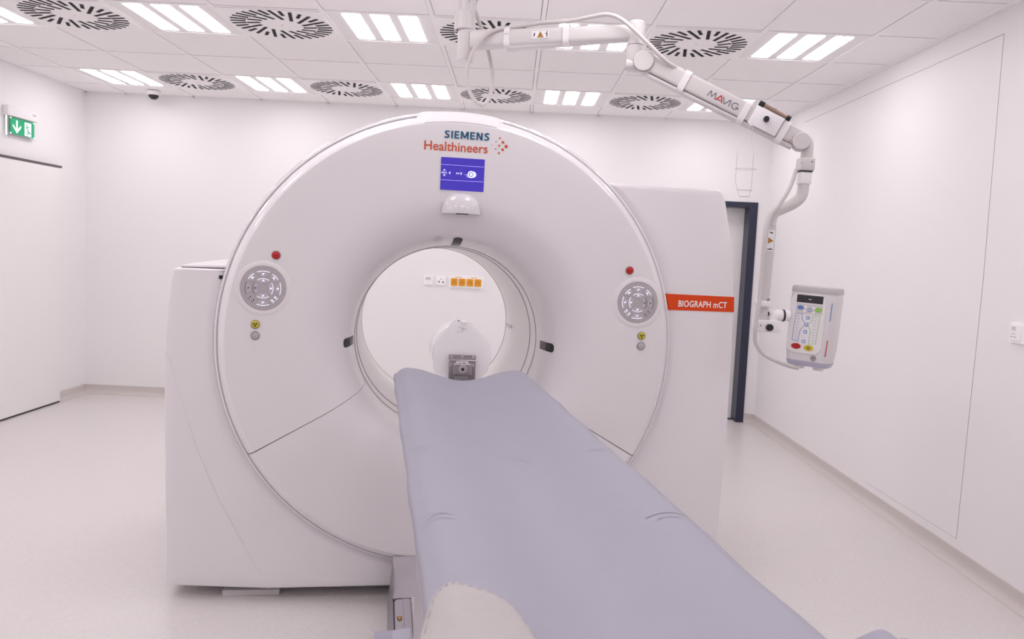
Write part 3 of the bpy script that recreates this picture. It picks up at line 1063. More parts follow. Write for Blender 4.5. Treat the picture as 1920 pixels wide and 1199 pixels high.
base_mesh()
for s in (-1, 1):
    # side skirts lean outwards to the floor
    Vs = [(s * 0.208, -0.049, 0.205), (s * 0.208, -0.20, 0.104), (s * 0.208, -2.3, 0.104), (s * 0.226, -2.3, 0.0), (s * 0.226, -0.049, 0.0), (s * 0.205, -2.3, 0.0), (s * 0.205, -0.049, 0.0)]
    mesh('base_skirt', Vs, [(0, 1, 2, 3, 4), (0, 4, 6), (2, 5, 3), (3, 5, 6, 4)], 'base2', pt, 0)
    plates('base_joint', [rect(-0.0015, -2.09, 0.0015, 0)], Face((s * 0.2035, -0.21, 0.1005), (1, 0, 0), (0, 1, 0)), 'black', pt, 0, 0.0006)
box('base_tray', (0, -1.2525, 0.05), (0.414, 2.095, 0.1), 'base', pt, 0.002, 1)
plates('base_joint', stroke([(-0.2035, -0.23), (-0.197, -0.212), (-0.185, -0.2065), (-0.172, -0.2065), (-0.169, -0.203), (-0.146, -0.203), (-0.142, -0.208), (0.142, -0.208)], 0.004),
       Face((0, 0, 0.1002), (1, 0, 0), (0, 1, 0)), 'black', pt, 0.0, 0.0012)
for s in (-1, 1):
    box('guide_rail', (s * 0.155, -1.26, 0.103), (0.026, 2.07, 0.008), 'base', pt, 0.003, 2)
for i in range(90):
    box('bellows_fold', (0, -0.222 - i * 0.023, 0.104), (0.276, 0.0215, 0.010), 'bellow', pt, 0.003, 1)
tf = Face((-0.185, -0.375, 0.1005), (0, -1, 0), (1, 0, 0))
wl_ = plates('warning_label', [[(-0.018, -0.008), (0.008, -0.008), (0.022, 0.0), (0.008, 0.008), (-0.018, 0.008)]], tf, 'ink', pt, 0, 0.0006)
plates('label_print', [rect(-0.0145, -0.0055, -0.004, 0.0055), [(-0.002, -0.005), (0.015, 0), (-0.002, 0.005)]], tf, 'warn', wl_, 0.0006, 0.001)


# ------------------------------------------------------------------ cushions and straps at the near end of the table
def flat_cushion(name, outline, thick, m, label, cat, lift=0.0, group=None):
    """a soft slab lying on the pad; outline in the scanner's turned frame"""
    cx = sum(p[0] for p in outline) / len(outline)
    cy = sum(p[1] for p in outline) / len(outline)
    base = Vector((cx, cy, pad_z(cx - PC) + lift))
    o = thing(name, label, cat, G0 + EX * cx + EY * cy + Vector((0, 0, base.z)), TH, group=group, authored='local')
    OFF[o] = base
    # round the outline
    sp = spline([(*p, 0) for p in outline] + [(*outline[0], 0)], 6)[:-1]
    rings = [(1.0, 0.0), (1.02, thick * 0.3), (1.02, thick * 0.6), (0.99, thick * 0.9), (0.95, thick), (0.6, thick * 1.03), (0.2, thick * 1.04)]
    V, F = [], []
    n = len(sp)
    for s, h in rings:
        for p in sp:
            x, y = cx + (p.x - cx) * s, cy + (p.y - cy) * s
            V.append((x, y, pad_z(max(-0.236, min(0.236, x - PC))) + lift + h + 0.0035))
    for k in range(len(rings) - 1):
        for i in range(n):
            F.append((k * n + i, k * n + (i + 1) % n, (k + 1) * n + (i + 1) % n, (k + 1) * n + i))
    F.append(tuple(range(n)))
    F.append(tuple((len(rings) - 1) * n + i for i in range(n)))
    mesh('cover', V, F, m, o, 60)
    hem = []
    V, F = [], []
    for i in range(n):
        if i % 2:
            continue
        q = []
        for p, s in ((sp[i], 0.955), (sp[(i + 1) % n], 0.955), (sp[(i + 1) % n], 0.945), (sp[i], 0.945)):
            x, y = cx + (p.x - cx) * s, cy + (p.y - cy) * s
            q.append((x, y, pad_z(max(-0.236, min(0.236, x - PC))) + lift + thick * 1.02 + 0.0040))
        b = len(V)
        V += q
        F.append(tuple(range(b, b + 4)))
    o2 = mesh('hem_stitching', V, F, 'padmark', o, 0)
    o2['kind'] = 'stuff'
    return o


flat_cushion('positioning_cushion', [(-0.214, -2.268), (-0.192, -2.247), (-0.160, -2.258), (-0.124, -2.282), (-0.106, -2.35), (-0.085, -2.48), (-0.06, -2.62), (-0.15, -2.68), (-0.235, -2.64), (-0.238, -2.45), (-0.230, -2.34)],
             0.012, 'cloth', 'off-white woven cloth pad with stitched hem lying on the table', 'cushion')


def strap(name, P, wd, thick, label, cat, group):
    """a webbing strap: centre line P (turned frame), flat across direction w"""
    o = thing(name, label, cat, G0 + EX * P[0][0] + EY * P[0][1] + Vector((0, 0, P[0][2])), TH, group=group, authored='local')
    OFF[o] = Vector(P[0])
    pts = spline(P, 6)
    V, F = [], []
    for i, p in enumerate(pts):
        t = (pts[min(i + 1, len(pts) - 1)] - pts[max(0, i - 1)]).normalized()
        side = Vector((0, 1, 0))
        n_ = t.cross(side).normalized()
        for a, b in ((-1, -1), (1, -1), (1, 1), (-1, 1)):
            V.append(p + side * a * wd / 2 + n_ * b * thick / 2)
    for i in range(len(pts) - 1):
        for q in range(4):
            F.append((i * 4 + q, i * 4 + (q + 1) % 4, (i + 1) * 4 + (q + 1) % 4, (i + 1) * 4 + q))
    F += [(0, 1, 2, 3), tuple((len(pts) - 1) * 4 + q for q in range(4))]
    mesh('webbing', V, F, 'pad', o, 50)
    e = pts[-1]
    mesh('end_hem', [Vector(v) + Vector((0, 0, 0)) for v in
                     [(e.x - 0.012, e.y - wd / 2, e.z - thick), (e.x + 0.012, e.y - wd / 2, e.z - thick), (e.x + 0.012, e.y + wd / 2, e.z - thick), (e.x - 0.012, e.y + wd / 2, e.z - thick),
                      (e.x - 0.012, e.y - wd / 2, e.z + thick), (e.x + 0.012, e.y - wd / 2, e.z + thick), (e.x + 0.012, e.y + wd / 2, e.z + thick), (e.x - 0.012, e.y + wd / 2, e.z + thick)]],
         [(0, 1, 2, 3), (4, 7, 6, 5), (0, 4, 5, 1), (1, 5, 6, 2), (2, 6, 7, 3), (3, 7, 4, 0)], 'padmark', o, 0)
    return o


strap('body_strap', [(-0.236, -2.35, 0.952), (-0.245, -2.35, 0.951), (-0.258, -2.35, 0.949), (-0.269, -2.35, 0.946)], 0.30, 0.006,
      'lavender fabric strap hanging from the table side beside the cloth pad', 'strap', None)
strap('body_strap', [(0.262, -2.42, 0.975), (0.30, -2.42, 0.990), (0.332, -2.42, 1.0), (0.356, -2.42, 0.984)], 0.16, 0.006,
      'dark lavender fabric strap standing out from the table side facing the bare wall', 'strap', None)

# ------------------------------------------------------------------ phantom on its steel holder at the end of the table
ph = thing('calibration_phantom', 'milky acrylic calibration phantom on a steel bracket at the table end', 'phantom', G0 + EX * 0.02 + EY * -0.22 + Vector((0, 0, 0.9)), TH, authored='local')
OFF[ph] = Vector((0.02, -0.22, 0.9))
fp = Face((0.0225, -0.2, 0), (1, 0, 0), (0, 0, 1))
plate_o = [(-0.0395, 1.183), (0.0155, 1.1815), (0.033, 1.170), (0.1095, 1.089), (0.1105, 1.035), (0.099, 0.985), (0.055, 0.945), (-0.055, 0.945), (-0.099, 0.975), (-0.1095, 1.0), (-0.1085, 1.083), (-0.062, 1.145)]
plates('front_plate', [plate_o], fp, 'acryl', ph, -0.018, 0.0)
fr = (Vector((0.012, -0.181, 1.062)), Vector((0, 1, 0)), Vector((1, 0, 0)), Vector((0, 0, 1)))
lathe('cylinder', [(0, 0), (0.102, 0), (0.106, 0.004), (0.106, 0.13), (0.103, 0.134), (0, 0.134)], 'acryl', ph, n=64, frame=fr)
cyl('filling_screw', (0.003, -0.207, 1.181), (0.003, -0.198, 1.181), 0.0035, 'steel', ph, 12)
box('lug', (0.024, -0.205, 1.1745), (0.016, 0.012, 0.008), 'arm_w', ph, 0.002)
f2 = fp.shift(-0.0195, 0, 0.0005)
random.seed(4)
plates('type_plate', stroke([(0.010, 1.151), (0.026, 1.151)], 0.0014) + stroke([(0.012, 1.1465), (0.022, 1.1465)], 0.0009) + stroke([(0.012, 1.143), (0.021, 1.143)], 0.0009)
       + stroke([(-0.001, 1.155), (0.02, 1.156)], 0.0008) + stroke([(0.027, 1.147), (0.033, 1.1465)], 0.0013) + stroke([(-0.006, 1.1375), (0.018, 1.1385)], 0.0007), f2, 'mgrey', ph, 0, 0.0003)
fb = Face((0.0205, -0.2235, 0), (1, 0, 0), (0, 0, 1))
br = box('bracket', (0.0205, -0.2285, 0.9825), (0.1015, 0.008, 0.099), 'steel', ph, 0.0015, 1)
box('bracket_lip', (0.0205, -0.2225, 1.0445), (0.1035, 0.006, 0.021), 'steel', ph, 0.0015, 1)
box('bracket_fold', (0.0205, -0.2265, 1.0335), (0.1035, 0.014, 0.003), 'steel_b', ph, 0.001, 1)
box('bracket_arm', (0.0205, -0.279, 0.9425), (0.09, 0.105, 0.016), 'steel', ph, 0.002, 1)
cb = box('clamp_block', (0.0205, -0.2415, 1.0015), (0.068, 0.020, 0.044), 'steel', ph, 0.003, 1)
box('clamp_stem', (0.0185, -0.2385, 0.966), (0.052, 0.012, 0.04), 'base2', ph, 0.002, 1)
cyl('clamp_bush', (0.0205, -0.2515, 1.003), (0.0205, -0.256, 1.003), 0.0155, 'panel', cb, 24, bev=0.001)
cyl('clamp_hole', (0.0205, -0.256, 1.003), (0.0205, -0.2565, 1.003), 0.006, 'black', cb, 16)
for x, z, y in ((-0.0205, 1.0455, -0.2256), (0.0205, 1.0455, -0.2256), (0.0615, 1.0455, -0.2256), (-0.0215, 1.0155, -0.2326), (0.0615, 1.0145, -0.2326)):
    s_ = cyl('screw', (x, y, z), (x, y - 0.003, z), 0.0045, 'steel_b', ph, 14, bev=0.0008)
    cyl('screw_socket', (x, y - 0.003, z), (x, y - 0.0033, z), 0.002, 'ink', s_, 6)
plates('bracket_label', [rect(-0.0235, 1.0185, 0.0225, 1.0305)], fb.shift(0, 0, 0.0093), 'arm_w', ph, 0, 0.0006)
plates('label_print', stroke([(-0.014, 1.0245), (-0.002, 1.0245)], 0.0012) + stroke([(0.002, 1.0242), (0.012, 1.0244)], 0.0024), fb.shift(0, 0, 0.01), 'ink', ph, 0, 0.0003)

# ================================================================== CEILING SUPPORT ARM (world frame)
CB = Vector((-0.243, 3.5, H))
sa = thing('support_arm', 'jointed white ceiling support arm reaching across above the scanner', 'support arm', CB)
Z = Vector((0, 0, 1))


def vlathe(name, x, y, prof, m, parent, n=36):
    return lathe(name, prof, m, parent, n=n, frame=((x, y, 0), (0, 0, 1), (1, 0, 0), (0, 1, 0)))


vlathe('ceiling_flange', CB.x, CB.y, [(0, 2.703), (0.11, 2.703), (0.11, 2.69), (0.09, 2.675), (0.04, 2.67)], 'arm', sa)
vlathe('ceiling_column', CB.x, CB.y, [(0.0, 2.70), (0.037, 2.70), (0.037, 2.45), (0, 2.45)], 'arm', sa)
cv = vlathe('column_cover', CB.x - 0.006, CB.y, [(0.0365, 2.462), (0.039, 2.462), (0.0455, 2.446), (0.0455, 2.385), (0.036, 2.383)], 'arm', sa)
cyl('cover_screw', (CB.x + 0.012, CB.y - 0.036, 2.495), (CB.x + 0.012, CB.y - 0.039, 2.495), 0.004, 'steel_b', sa, 10)
vlathe('column_tube', CB.x + 0.002, CB.y, [(0, 2.39), (0.0365, 2.39), (0.0365, 2.262), (0.034, 2.257), (0, 2.255)], 'arm', sa)


def beam(name, a, b, hs, ws, m, parent, rad=0.016, cuts=None, z_off=(0, 0)):
    """rounded box beam from a to b; heights and widths at both ends"""
    a, b = Vector(a), Vector(b)
    ax = (b - a).normalized()
    side = ax.cross(Z).normalized()
    upv = side.cross(ax)
    V, F = [], []
    st_ = cuts or [0, 1]
    for t in st_:
        h = hs[0] + (hs[1] - hs[0]) * t
        w_ = ws[0] + (ws[1] - ws[0]) * t
        c = a + (b - a) * t + upv * (z_off[0] + (z_off[1] - z_off[0]) * t)
        P = rrect(-w_ / 2, -h / 2, w_ / 2, h / 2, min(rad, h * 0.48, w_ * 0.48), 4)
        V += [c + side * x + upv * y for x, y in P]
    n = len(P)
    for k in range(len(st_) - 1):
        for i in range(n):
            F.append((k * n + i, k * n + (i + 1) % n, (k + 1) * n + (i + 1) % n, (k + 1) * n + i))
    F += [tuple(range(n)), tuple((len(st_) - 1) * n + i for i in range(n))]
    mesh(name, V, F, m, parent, 40)
    return a, ax, side, upv


EA, EBp = Vector((-0.215, 3.492, 2.342)), Vector((0.45, 3.303, 2.350))
_, eax, eside, eup = beam('extension_arm', EA, EBp, (0.080, 0.066), (0.062, 0.055), 'arm', sa, 0.02)
beam('extension_underside', EA + eax * 0.16 - Z * 0.034, EBp - eax * 0.05 - Z * 0.02, (0.03, 0.022), (0.045, 0.04), 'arm', sa, 0.008)
if eside.y > 0:
    eside = -eside
# fabric ties around the extension arm
for t, lab in ((0.235, True), (0.60, False)):
    c = EA + (EBp - EA) * t
    hh = 0.082 - 0.014 * t
    beam('cable_tie', c - eax * 0.012 + Z * 0.003, c + eax * 0.012 + Z * 0.003, (hh + 0.012, hh + 0.012), (0.068, 0.068), 'strap', sa, 0.02)
cA = EA + (EBp - EA) * 0.235
ft = Face(cA + eside * 0.0347 + Z * 0.012, eax, Z)
plates('tie_print', stroke([(-0.010, 0), (0.010, 0.0005)], 0.0022), ft, 'panel', sa, 0, 0.0006)
# warning label on the extension arm


def warn_label(f, wd, ht, parent):
    """white label: figure, orange triangle, figure"""
    o = plates('warning_label', [rect(-wd / 2, -ht / 2, wd / 2, ht / 2)], f, 'arm_w', parent, 0, 0.0006)
    s = ht / 2
    plates('label_triangle', [[(-s * 0.95, -s * 0.8), (s * 0.95, -s * 0.8), (0, s * 0.85)]], f, 'ink', o, 0.0006, 0.0009)
    plates('label_triangle', [[(-s * 0.78, -s * 0.7), (s * 0.78, -s * 0.7), (0, s * 0.68)]], f, 'warn', o, 0.0009, 0.0012)
    q = stroke([(-s * 0.15, -s * 0.5), (-s * 0.05, s * 0.2)], s * 0.12) + stroke([(s * 0.15, -s * 0.5), (s * 0.05, s * 0.2)], s * 0.12)
    plates('label_print', q, f, 'ink', o, 0.0012, 0.0014)
    xl, xr = -wd / 2 + s * 0.75, wd / 2 - s * 0.6
    q = stroke([(xl - s * 0.25, -s * 0.5), (xl + s * 0.2, 0), (xl - s * 0.2, s * 0.1), (xl + s * 0.25, s * 0.35)], s * 0.2) + stroke([(xl, -s * 0.5), (xl + s * 0.05, s * 0.5)], s * 0.14)
    q += stroke([(xr, -s * 0.75), (xr, s * 0.5)], s * 0.26) + [disc(xr + s * 0.05, s * 0.72, s * 0.16, 8)] + stroke([(xr - s * 0.4, s * 0.1), (xr, s * 0.35), (xr + s * 0.1, -s * 0.1)], s * 0.2)
    plates('label_print', q, f, 'ltr_b' if False else 'ink', o, 0.0006, 0.0009)
    return o


cS = EA + (EBp - EA) * 0.445
warn_label(Face(cS + eside * 0.0305 + Z * 0.004, eax, Z), 0.074, 0.030, sa)

# elbow
vlathe('elbow_cylinder', 0.458, 3.3, [(0, 2.398), (0.026, 2.398), (0.034, 2.39), (0.034, 2.302), (0, 2.302)], 'arm', sa)
vlathe('elbow_joint', 0.458, 3.3, [(0.0345, 2.3025), (0.0345, 2.3005)], 'gap', sa)
vlathe('elbow_body', 0.458, 3.3, [(0, 2.3), (0.035, 2.30), (0.036, 2.22), (0.03, 2.21), (0, 2.21)], 'arm', sa)
H1, H2 = Vector((0.494, 3.285, 2.232)), Vector((1.099, 3.15, 1.926))
sax = (H2 - H1).normalized()
sside = sax.cross(Z).normalized()
if sside.y > 0:
    sside = -sside
sup = Z - sax * Z.dot(sax)
sup.normalize()
cyl('elbow_hub', H1 + sside * 0.040, H1 - sside * 0.035, 0.041, 'arm', sa, 36, bev=0.004)
lathe('hub_joint', [(0.0415, 0.0), (0.0425, 0.002), (0.0415, 0.004)], 'gap', sa, n=36, frame=axis_frame(H1 + sside * 0.031, -sside))
beam('elbow_bracket', Vector((0.425, 3.30, 2.222)), H1 + Vector((0.01, 0, -0.012)), (0.045, 0.05), (0.06, 0.06), 'arm', sa, 0.02)
# spring arm: upper cover and the lower rail
beam('spring_arm', H1 + sax * 0.02, H2 - sax * 0.012, (0.070, 0.066), (0.060, 0.056), 'arm', sa, 0.010, z_off=(0.006, 0.008))
beam('spring_arm_rail', H1 + sax * 0.035, H2 - sax * 0.02, (0.016, 0.016), (0.050, 0.048), 'arm', sa, 0.006, z_off=(-0.040, -0.034))
LEN = (H2 - H1).length


def on_arm(t, dv=0.0, dn=0.0):
    return H1 + sax * (LEN * t) + sup * (0.007 + dv) + sside * dn


for t in (0.262, 0.645, 0.885):
    c = on_arm(t, -0.006)
    beam('cable_tie', c - sax * 0.013, c + sax * 0.013, (0.094, 0.094), (0.066, 0.066), 'strap', sa, 0.018)
# lettering on the spring arm
fm = Face(on_arm(0.415, -0.016, 0.0293), sax, sup)
for ch, u, wd_, mt in (('M', 0.0, 0.034, 'mgrey'), ('A', 0.034, 0.029, 'red'), ('V', 0.057, 0.029, 'mgrey'), ('I', 0.0885, 0.004, 'mgrey'), ('G', 0.097, 0.029, 'mgrey')):
    u *= 1.06
    hh, w2 = 0.0255, 0.0042
    if ch == 'M':
        P = [[(0, 0), (0.007, hh), (wd_ / 2, 0.004), (wd_ - 0.007, hh), (wd_, 0)]]
    elif ch == 'A':
        P = [[(0, 0), (wd_ / 2, hh), (wd_, 0)], [(wd_ * 0.22, 0.006), (wd_ * 0.72, 0.006)]]
    elif ch == 'V':
        P = [[(0, hh), (wd_ / 2, 0), (wd_, hh)]]
    elif ch == 'I':
        P = [[(0, 0), (0, hh)]]
    else:
        P = [[(wd_ / 2 + 0.0135 * cos(R(a)), hh / 2 + 0.0118 * sin(R(a))) for a in range(40, 345, 20)], [(wd_ * 0.55, hh * 0.42), (wd_ * 0.97, hh * 0.42), (wd_ * 0.97, hh * 0.2)]]
    plates('maker_lettering', sum([stroke([(u + a, b) for a, b in p], w2) for p in P], []), fm, mt, sa, 0, 0.0006)
# cover plate with knob, connector
cp = box('cover_plate', (0, 0, 0), (0.118, 0.010, 0.076), 'arm_w', None, 0.003, 2)
cp.data.transform(Matrix(((sax.x, -sside.x, sup.x, 0), (sax.y, -sside.y, sup.y, 0), (sax.z, -sside.z, sup.z, 0), (0, 0, 0, 1))))
cp.data.transform(Matrix.Translation(on_arm(0.775, -0.001, 0.035) - CB))
cp.parent = sa
OFF[cp] = OFF[sa]
kn = on_arm(0.772, 0.002, 0.040)
cyl('clamp_knob', kn, kn + sside * 0.022, 0.011, 'black', cp, 20, bev=0.002)
ca_, cb_ = on_arm(0.692, 0.050, 0.026), on_arm(0.888, 0.046, 0.026)
d_ = (cb_ - ca_)
cn = cyl('cable_connector', ca_ + d_ * 0.16, ca_ + d_ * 0.88, 0.0085, 'brown', sa, 20)
cyl('connector_nut', ca_ + d_ * 0.44, ca_ + d_ * 0.52, 0.0105, 'brown', cn, 12)
cyl('connector_cap', ca_, ca_ + d_ * 0.17, 0.0105, 'black', cn, 16, bev=0.002)
cyl('connector_cap', ca_ + d_ * 0.87, ca_ + d_, 0.0105, 'black', cn, 16, bev=0.002)
text('model_lettering', '2', Face(on_arm(0.938, -0.030, 0.0287), sax, sup), 0.008, 0.009, 'red', sa, 0.0004)
# wrist hub and drop
cyl('wrist_hub', H2 + sside * 0.040, H2 - sside * 0.034, 0.0345, 'arm', sa, 36, bev=0.004)
lathe('hub_joint', [(0.035, 0.0), (0.0355, 0.0015), (0.035, 0.003)], 'gap', sa, n=36, frame=axis_frame(H2 + sside * 0.031, -sside))
tube('wrist_elbow', [(1.095, 3.152, 1.935), (1.115, 3.152, 1.934), (1.126, 3.151, 1.92), (1.128, 3.15, 1.895), (1.127, 3.15, 1.855)], 0.0235, 'arm', sa, 18)
box('drop_collar', (1.1245, 3.15, 1.8395), (0.058, 0.056, 0.050), 'arm', sa, 0.006, 3)
box('collar_gap', (1.122, 3.15, 1.8125), (0.050, 0.050, 0.005), 'black', sa, 0.001, 1)
cyl('collar_screw', (1.139, 3.122, 1.849), (1.139, 3.1205, 1.849), 0.0035, 'mgrey', sa, 10)
cyl('collar_screw', (1.100, 3.122, 1.842), (1.100, 3.1205, 1.842), 0.0022, 'mgrey', sa, 10)
box('drop_sleeve', (1.123, 3.15, 1.787), (0.047, 0.047, 0.048), 'arm_w', sa, 0.005, 3)
tube('bent_tube', [(1.122, 3.15, 1.77), (1.1215, 3.15, 1.735), (1.112, 3.15, 1.709), (1.085, 3.15, 1.686), (1.05, 3.15, 1.668), (1.018, 3.15, 1.650), (1.006, 3.15, 1.625), (1.004, 3.15, 1.598)], 0.0225, 'arm', sa, 18)
V, F = [], []
for x, z, wd_ in ((1.004, 1.612, 0.036), (1.003, 1.59, 0.044), (1.0025, 1.56, 0.044), (0.998, 1.30, 0.0405), (0.9975, 1.22, 0.038)):
    V += [(x + a, 3.15 + b, z) for a, b in rrect(-wd_ / 2, -0.018, wd_ / 2, 0.018, 0.006, 3)]
n = len(V) // 5
for k in range(4):
    F += [(k * n + i, k * n + (i + 1) % n, (k + 1) * n + (i + 1) % n, (k + 1) * n + i) for i in range(n)]
F += [tuple(range(n)), tuple(4 * n + i for i in range(n))]
mesh('drop_post', V, F, 'arm', sa, 40)
warn_label(Face((1.0045, 3.1318, 1.5385), (-0.03, 0, -1), (1, 0, -0.03)), 0.082, 0.026, sa)
plates('ring_symbol', [sector(0.0045, 0.006, 0, 350, 16)] + stroke([(-0.0006, -0.004), (0, 0.003)], 0.0022), Face((1.012, 3.1316, 1.306), (1, 0, 0), (0, 0, 1)), 'ink', sa, 0, 0.0006)
box('post_clamp', (0.996, 3.15, 1.2905), (0.054, 0.05, 0.024), 'arm_w', sa, 0.004, 2)
pl = plates('post_plate', [rect(-0.0185, -0.016, 0.0185, 0.016)], Face((0.9985, 3.1308, 1.259), (1, 0, 0), (0, 0, 1)), 'lgrey', sa, 0, 0.0008)
plates('plate_print', stroke([(-0.015, 0.009), (-0.011, 0.0125), (-0.007, 0.009), (-0.003, 0.0125), (0.001, 0.009)], 0.0014) + stroke([(0.003, 0.0105), (0.011, 0.0105)], 0.002) + stroke([(-0.014, 0.002), (0.0, 0.002)], 0.0012) + stroke([(-0.014, -0.004), (-0.004, -0.004)], 0.0012), Face((0.9985, 3.1300, 1.259), (1, 0, 0), (0, 0, 1)), 'mgrey', pl, 0, 0.0004)
box('post_slot', (1.0165, 3.131, 1.253), (0.006, 0.004, 0.015), 'black', sa, 0.001, 1)
bk = box('head_bracket', (1.013, 3.145, 1.2035), (0.096, 0.062, 0.046), 'arm_w', sa, 0.004, 2)
cyl('bracket_screw', (0.983, 3.1145, 1.206), (0.983, 3.112, 1.206), 0.003, 'mgrey', bk, 10)
# star knob
V, F = [], []
fk = Face((1.0165, 3.098, 1.2), (1, 0, 0), (0, 0, 1))
P = [((0.0145 if i % 2 else 0.0118) * cos(2 * pi * i / 16), (0.0145 if i % 2 else 0.0118) * sin(2 * pi * i / 16)) for i in range(16)]
plates('star_knob', [P], fk, 'black', bk, -0.016, 0.0)
tube('head_arm', [(1.038, 3.15, 1.20), (1.040, 3.15, 1.225), (1.043, 3.15, 1.240), (1.055, 3.15, 1.247), (1.078, 3.15, 1.247)], 0.0215, 'arm_w', sa, 18)
cyl('head_seal', (1.077, 3.15, 1.247), (1.0845, 3.15, 1.247), 0.0235, 'black', sa, 24)
cyl('head_socket', (1.0845, 3.15, 1.247), (1.104, 3.15, 1.247), 0.022, 'arm_w', sa, 24)

# ------------------------------------------------------------------ injector control head
HW, HD, HH = 0.166, 0.12, 0.272
hd = thing('injector_head', 'white injector control head with keypad, red and yellow keys', 'injector', (1.203, 3.158, 1.064), 0, authored='local')
hd.scale = (1.07, 1.07, 1.07)
hd.rotation_euler = (0, R(2.2), R(-34))


def loft_box(name, levels, m, parent, k=5):
    V, F = [], []
    for z, w_, d2_, r, yo in levels:
        V += [(x, y + yo, z) for x, y in rrect(-w_ / 2, -d2_ / 2, w_ / 2, d2_ / 2, r, k)]
    n = 4 * (k + 1)
    for i in range(len(levels) - 1):
        F += [(i * n + q, i * n + (q + 1) % n, (i + 1) * n + (q + 1) % n, (i + 1) * n + q) for q in range(n)]
    F += [tuple(range(n)), tuple((len(levels) - 1) * n + q for q in range(n))]
    return mesh(name, V, F, m, parent, 40)


loft_box('body', [(0.006, 0.155, 0.112, 0.028, 0), (0.05, HW, HD, 0.03, 0), (0.24, HW + 0.004, HD, 0.03, 0), (0.262, HW + 0.002, HD - 0.004, 0.03, 0)], mat('head_shell', (0.72, 0.70, 0.715), 0.35), hd)
loft_box('top_cap', [(0.262, HW + 0.005, HD, 0.031, 0), (0.276, HW + 0.005, HD, 0.031, 0), (0.283, HW - 0.004, HD - 0.009, 0.028, 0), (0.2845, HW - 0.03, HD - 0.035, 0.02, 0)], mat('head_cap', (0.48, 0.46, 0.465), 0.4), hd)
loft_box('bottom_band', [(-0.010, 0.146, 0.104, 0.026, 0), (0.006, 0.157, 0.114, 0.029, 0), (0.009, 0.157, 0.114, 0.029, 0)], mat('band_lavender', (0.46, 0.44, 0.56), 0.35), hd)
for x in (-0.034, 0.036):
    nz = loft_box('drip_nozzle', [(-0.024, 0.034, 0.03, 0.008, -0.015), (-0.020, 0.038, 0.034, 0.009, -0.015), (-0.006, 0.040, 0.036, 0.009, -0.015)], 'tunnel', hd)
    nz.location = (x, 0, 0)
fh = Face((0, -HD / 2 - 0.0004, 0.135), (1, 0, 0), (0, 0, 1))
fc = plates('keypad', [rrect(-0.076, -0.098, 0.048, 0.122, 0.03, 6)], fh, mat('keypad_film', (0.80, 0.78, 0.80), 0.4), hd, 0, 0.001)
fh = fh.shift(-0.010, 0, 0.001)
ds = plates('head_display', [rect(-0.046, 0.088, 0.046, 0.116)], fh, 'ink', hd, 0, 0.0008)
text('display_text', 'Ready', fh.shift(-0.004, 0.100, 0.0008), 0.010, 0.003, 'scr_w', ds, 0.0003)
kb = plates('key_row', [rect(-0.045, 0.048, 0.047, 0.084)], fh, 'lgrey', hd, 0, 0.0006)
plates('key', [disc(-0.030, 0.069, 0.0115, 18, 0.0075)], fh, 'sky', kb, 0.0006, 0.0016)
plates('key', [disc(0.034, 0.066, 0.0125, 18, 0.0085)], fh, 'green', kb, 0.0006, 0.0016)
for x, y in ((-0.012, 0.073), (-0.014, 0.057), (0.017, 0.071), (0.017, 0.055)):
    plates('key', [disc(x, y, 0.0042, 12)], fh, 'ltr_w', kb, 0.0006, 0.0012)


def blue_key(x, y, r=0.0065):
    o = plates('key', [disc(x, y, r, 18)], fh, 'sky', hd, 0.0006, 0.0016)
    plates('key_centre', [disc(x, y, r * 0.55, 14)], fh, 'scr_l' if False else 'ltr_w', o, 0.0016, 0.002)


for x, y in ((0.003, 0.063), (0.000, 0.034), (-0.002, 0.008), (-0.0035, -0.018), (-0.006, -0.054)):
    blue_key(x, y)
plates('flow_outline', stroke([(-0.044, 0.046), (-0.021, 0.046), (-0.020, 0.026), (-0.006, 0.010), (-0.022, -0.012), (-0.026, -0.058), (-0.048, -0.052), (-0.044, 0.046)], 0.0014), fh, 'sky', hd, 0, 0.0007)
plates('flow_outline', stroke([(0.041, 0.044), (0.017, 0.044), (0.016, 0.026), (0.002, 0.010), (0.014, -0.014), (0.012, -0.062), (0.036, -0.058), (0.041, 0.044)], 0.0014), fh, 'green', hd, 0, 0.0007)
q = []
for k in range(9):
    up_ = 1 if k < 4 else -1
    y = 0.036 - k * 0.0105
    for cx in (-0.034, 0.026):
        q += stroke([(cx - 0.006, y - 0.002 * up_), (cx, y + 0.003 * up_), (cx + 0.006, y - 0.002 * up_)], 0.0012)
plates('flow_arrows', q, fh, 'panel', hd, 0, 0.0006)
plates('key', [disc(-0.031, -0.074, 0.0175, 24, 0.0105)], fh, 'red', hd, 0, 0.0016)
plates('key', [disc(0.014, -0.076, 0.0175, 24, 0.0105)], fh, 'yellow', hd, 0, 0.0016)
plates('key_print', [sector(0.0045, 0.006, 0, 359, 18, -0.031, -0.074)] + stroke([(-0.034, -0.077), (-0.028, -0.071)], 0.0014), fh, 'ink', hd, 0.0016, 0.002)
plates('key_print', [sector(0.0045, 0.006, 0, 359, 18, 0.014, -0.076)] + stroke([(0.009, -0.076), (0.019, -0.076)], 0.0016), fh, 'ink', hd, 0.0016, 0.002)
plates('round_emblem', [sector(0.0075, 0.009, 0, 359.5, 24, 0.034, -0.112)] + stroke([(0.034, -0.118), (0.034, -0.106)], 0.0014) + stroke([(0.028, -0.112), (0.040, -0.112)], 0.0014), fh.shift(0, 0, -0.0009), 'ink', hd, 0, 0.0008)
fsd = Face((0.066, -HD / 2 + 0.0045, 0.135), (0.95, 0.25, 0), (0, 0, 1))
plates('side_stripe', stroke([(0, 0.030), (0.0008, 0.095)], 0.0022), fsd, 'sky', hd, 0, 0.004)
plates('side_stripe', stroke([(-0.002, -0.100), (-0.0005, -0.040)], 0.0026), fsd, 'red', hd, 0, 0.004)

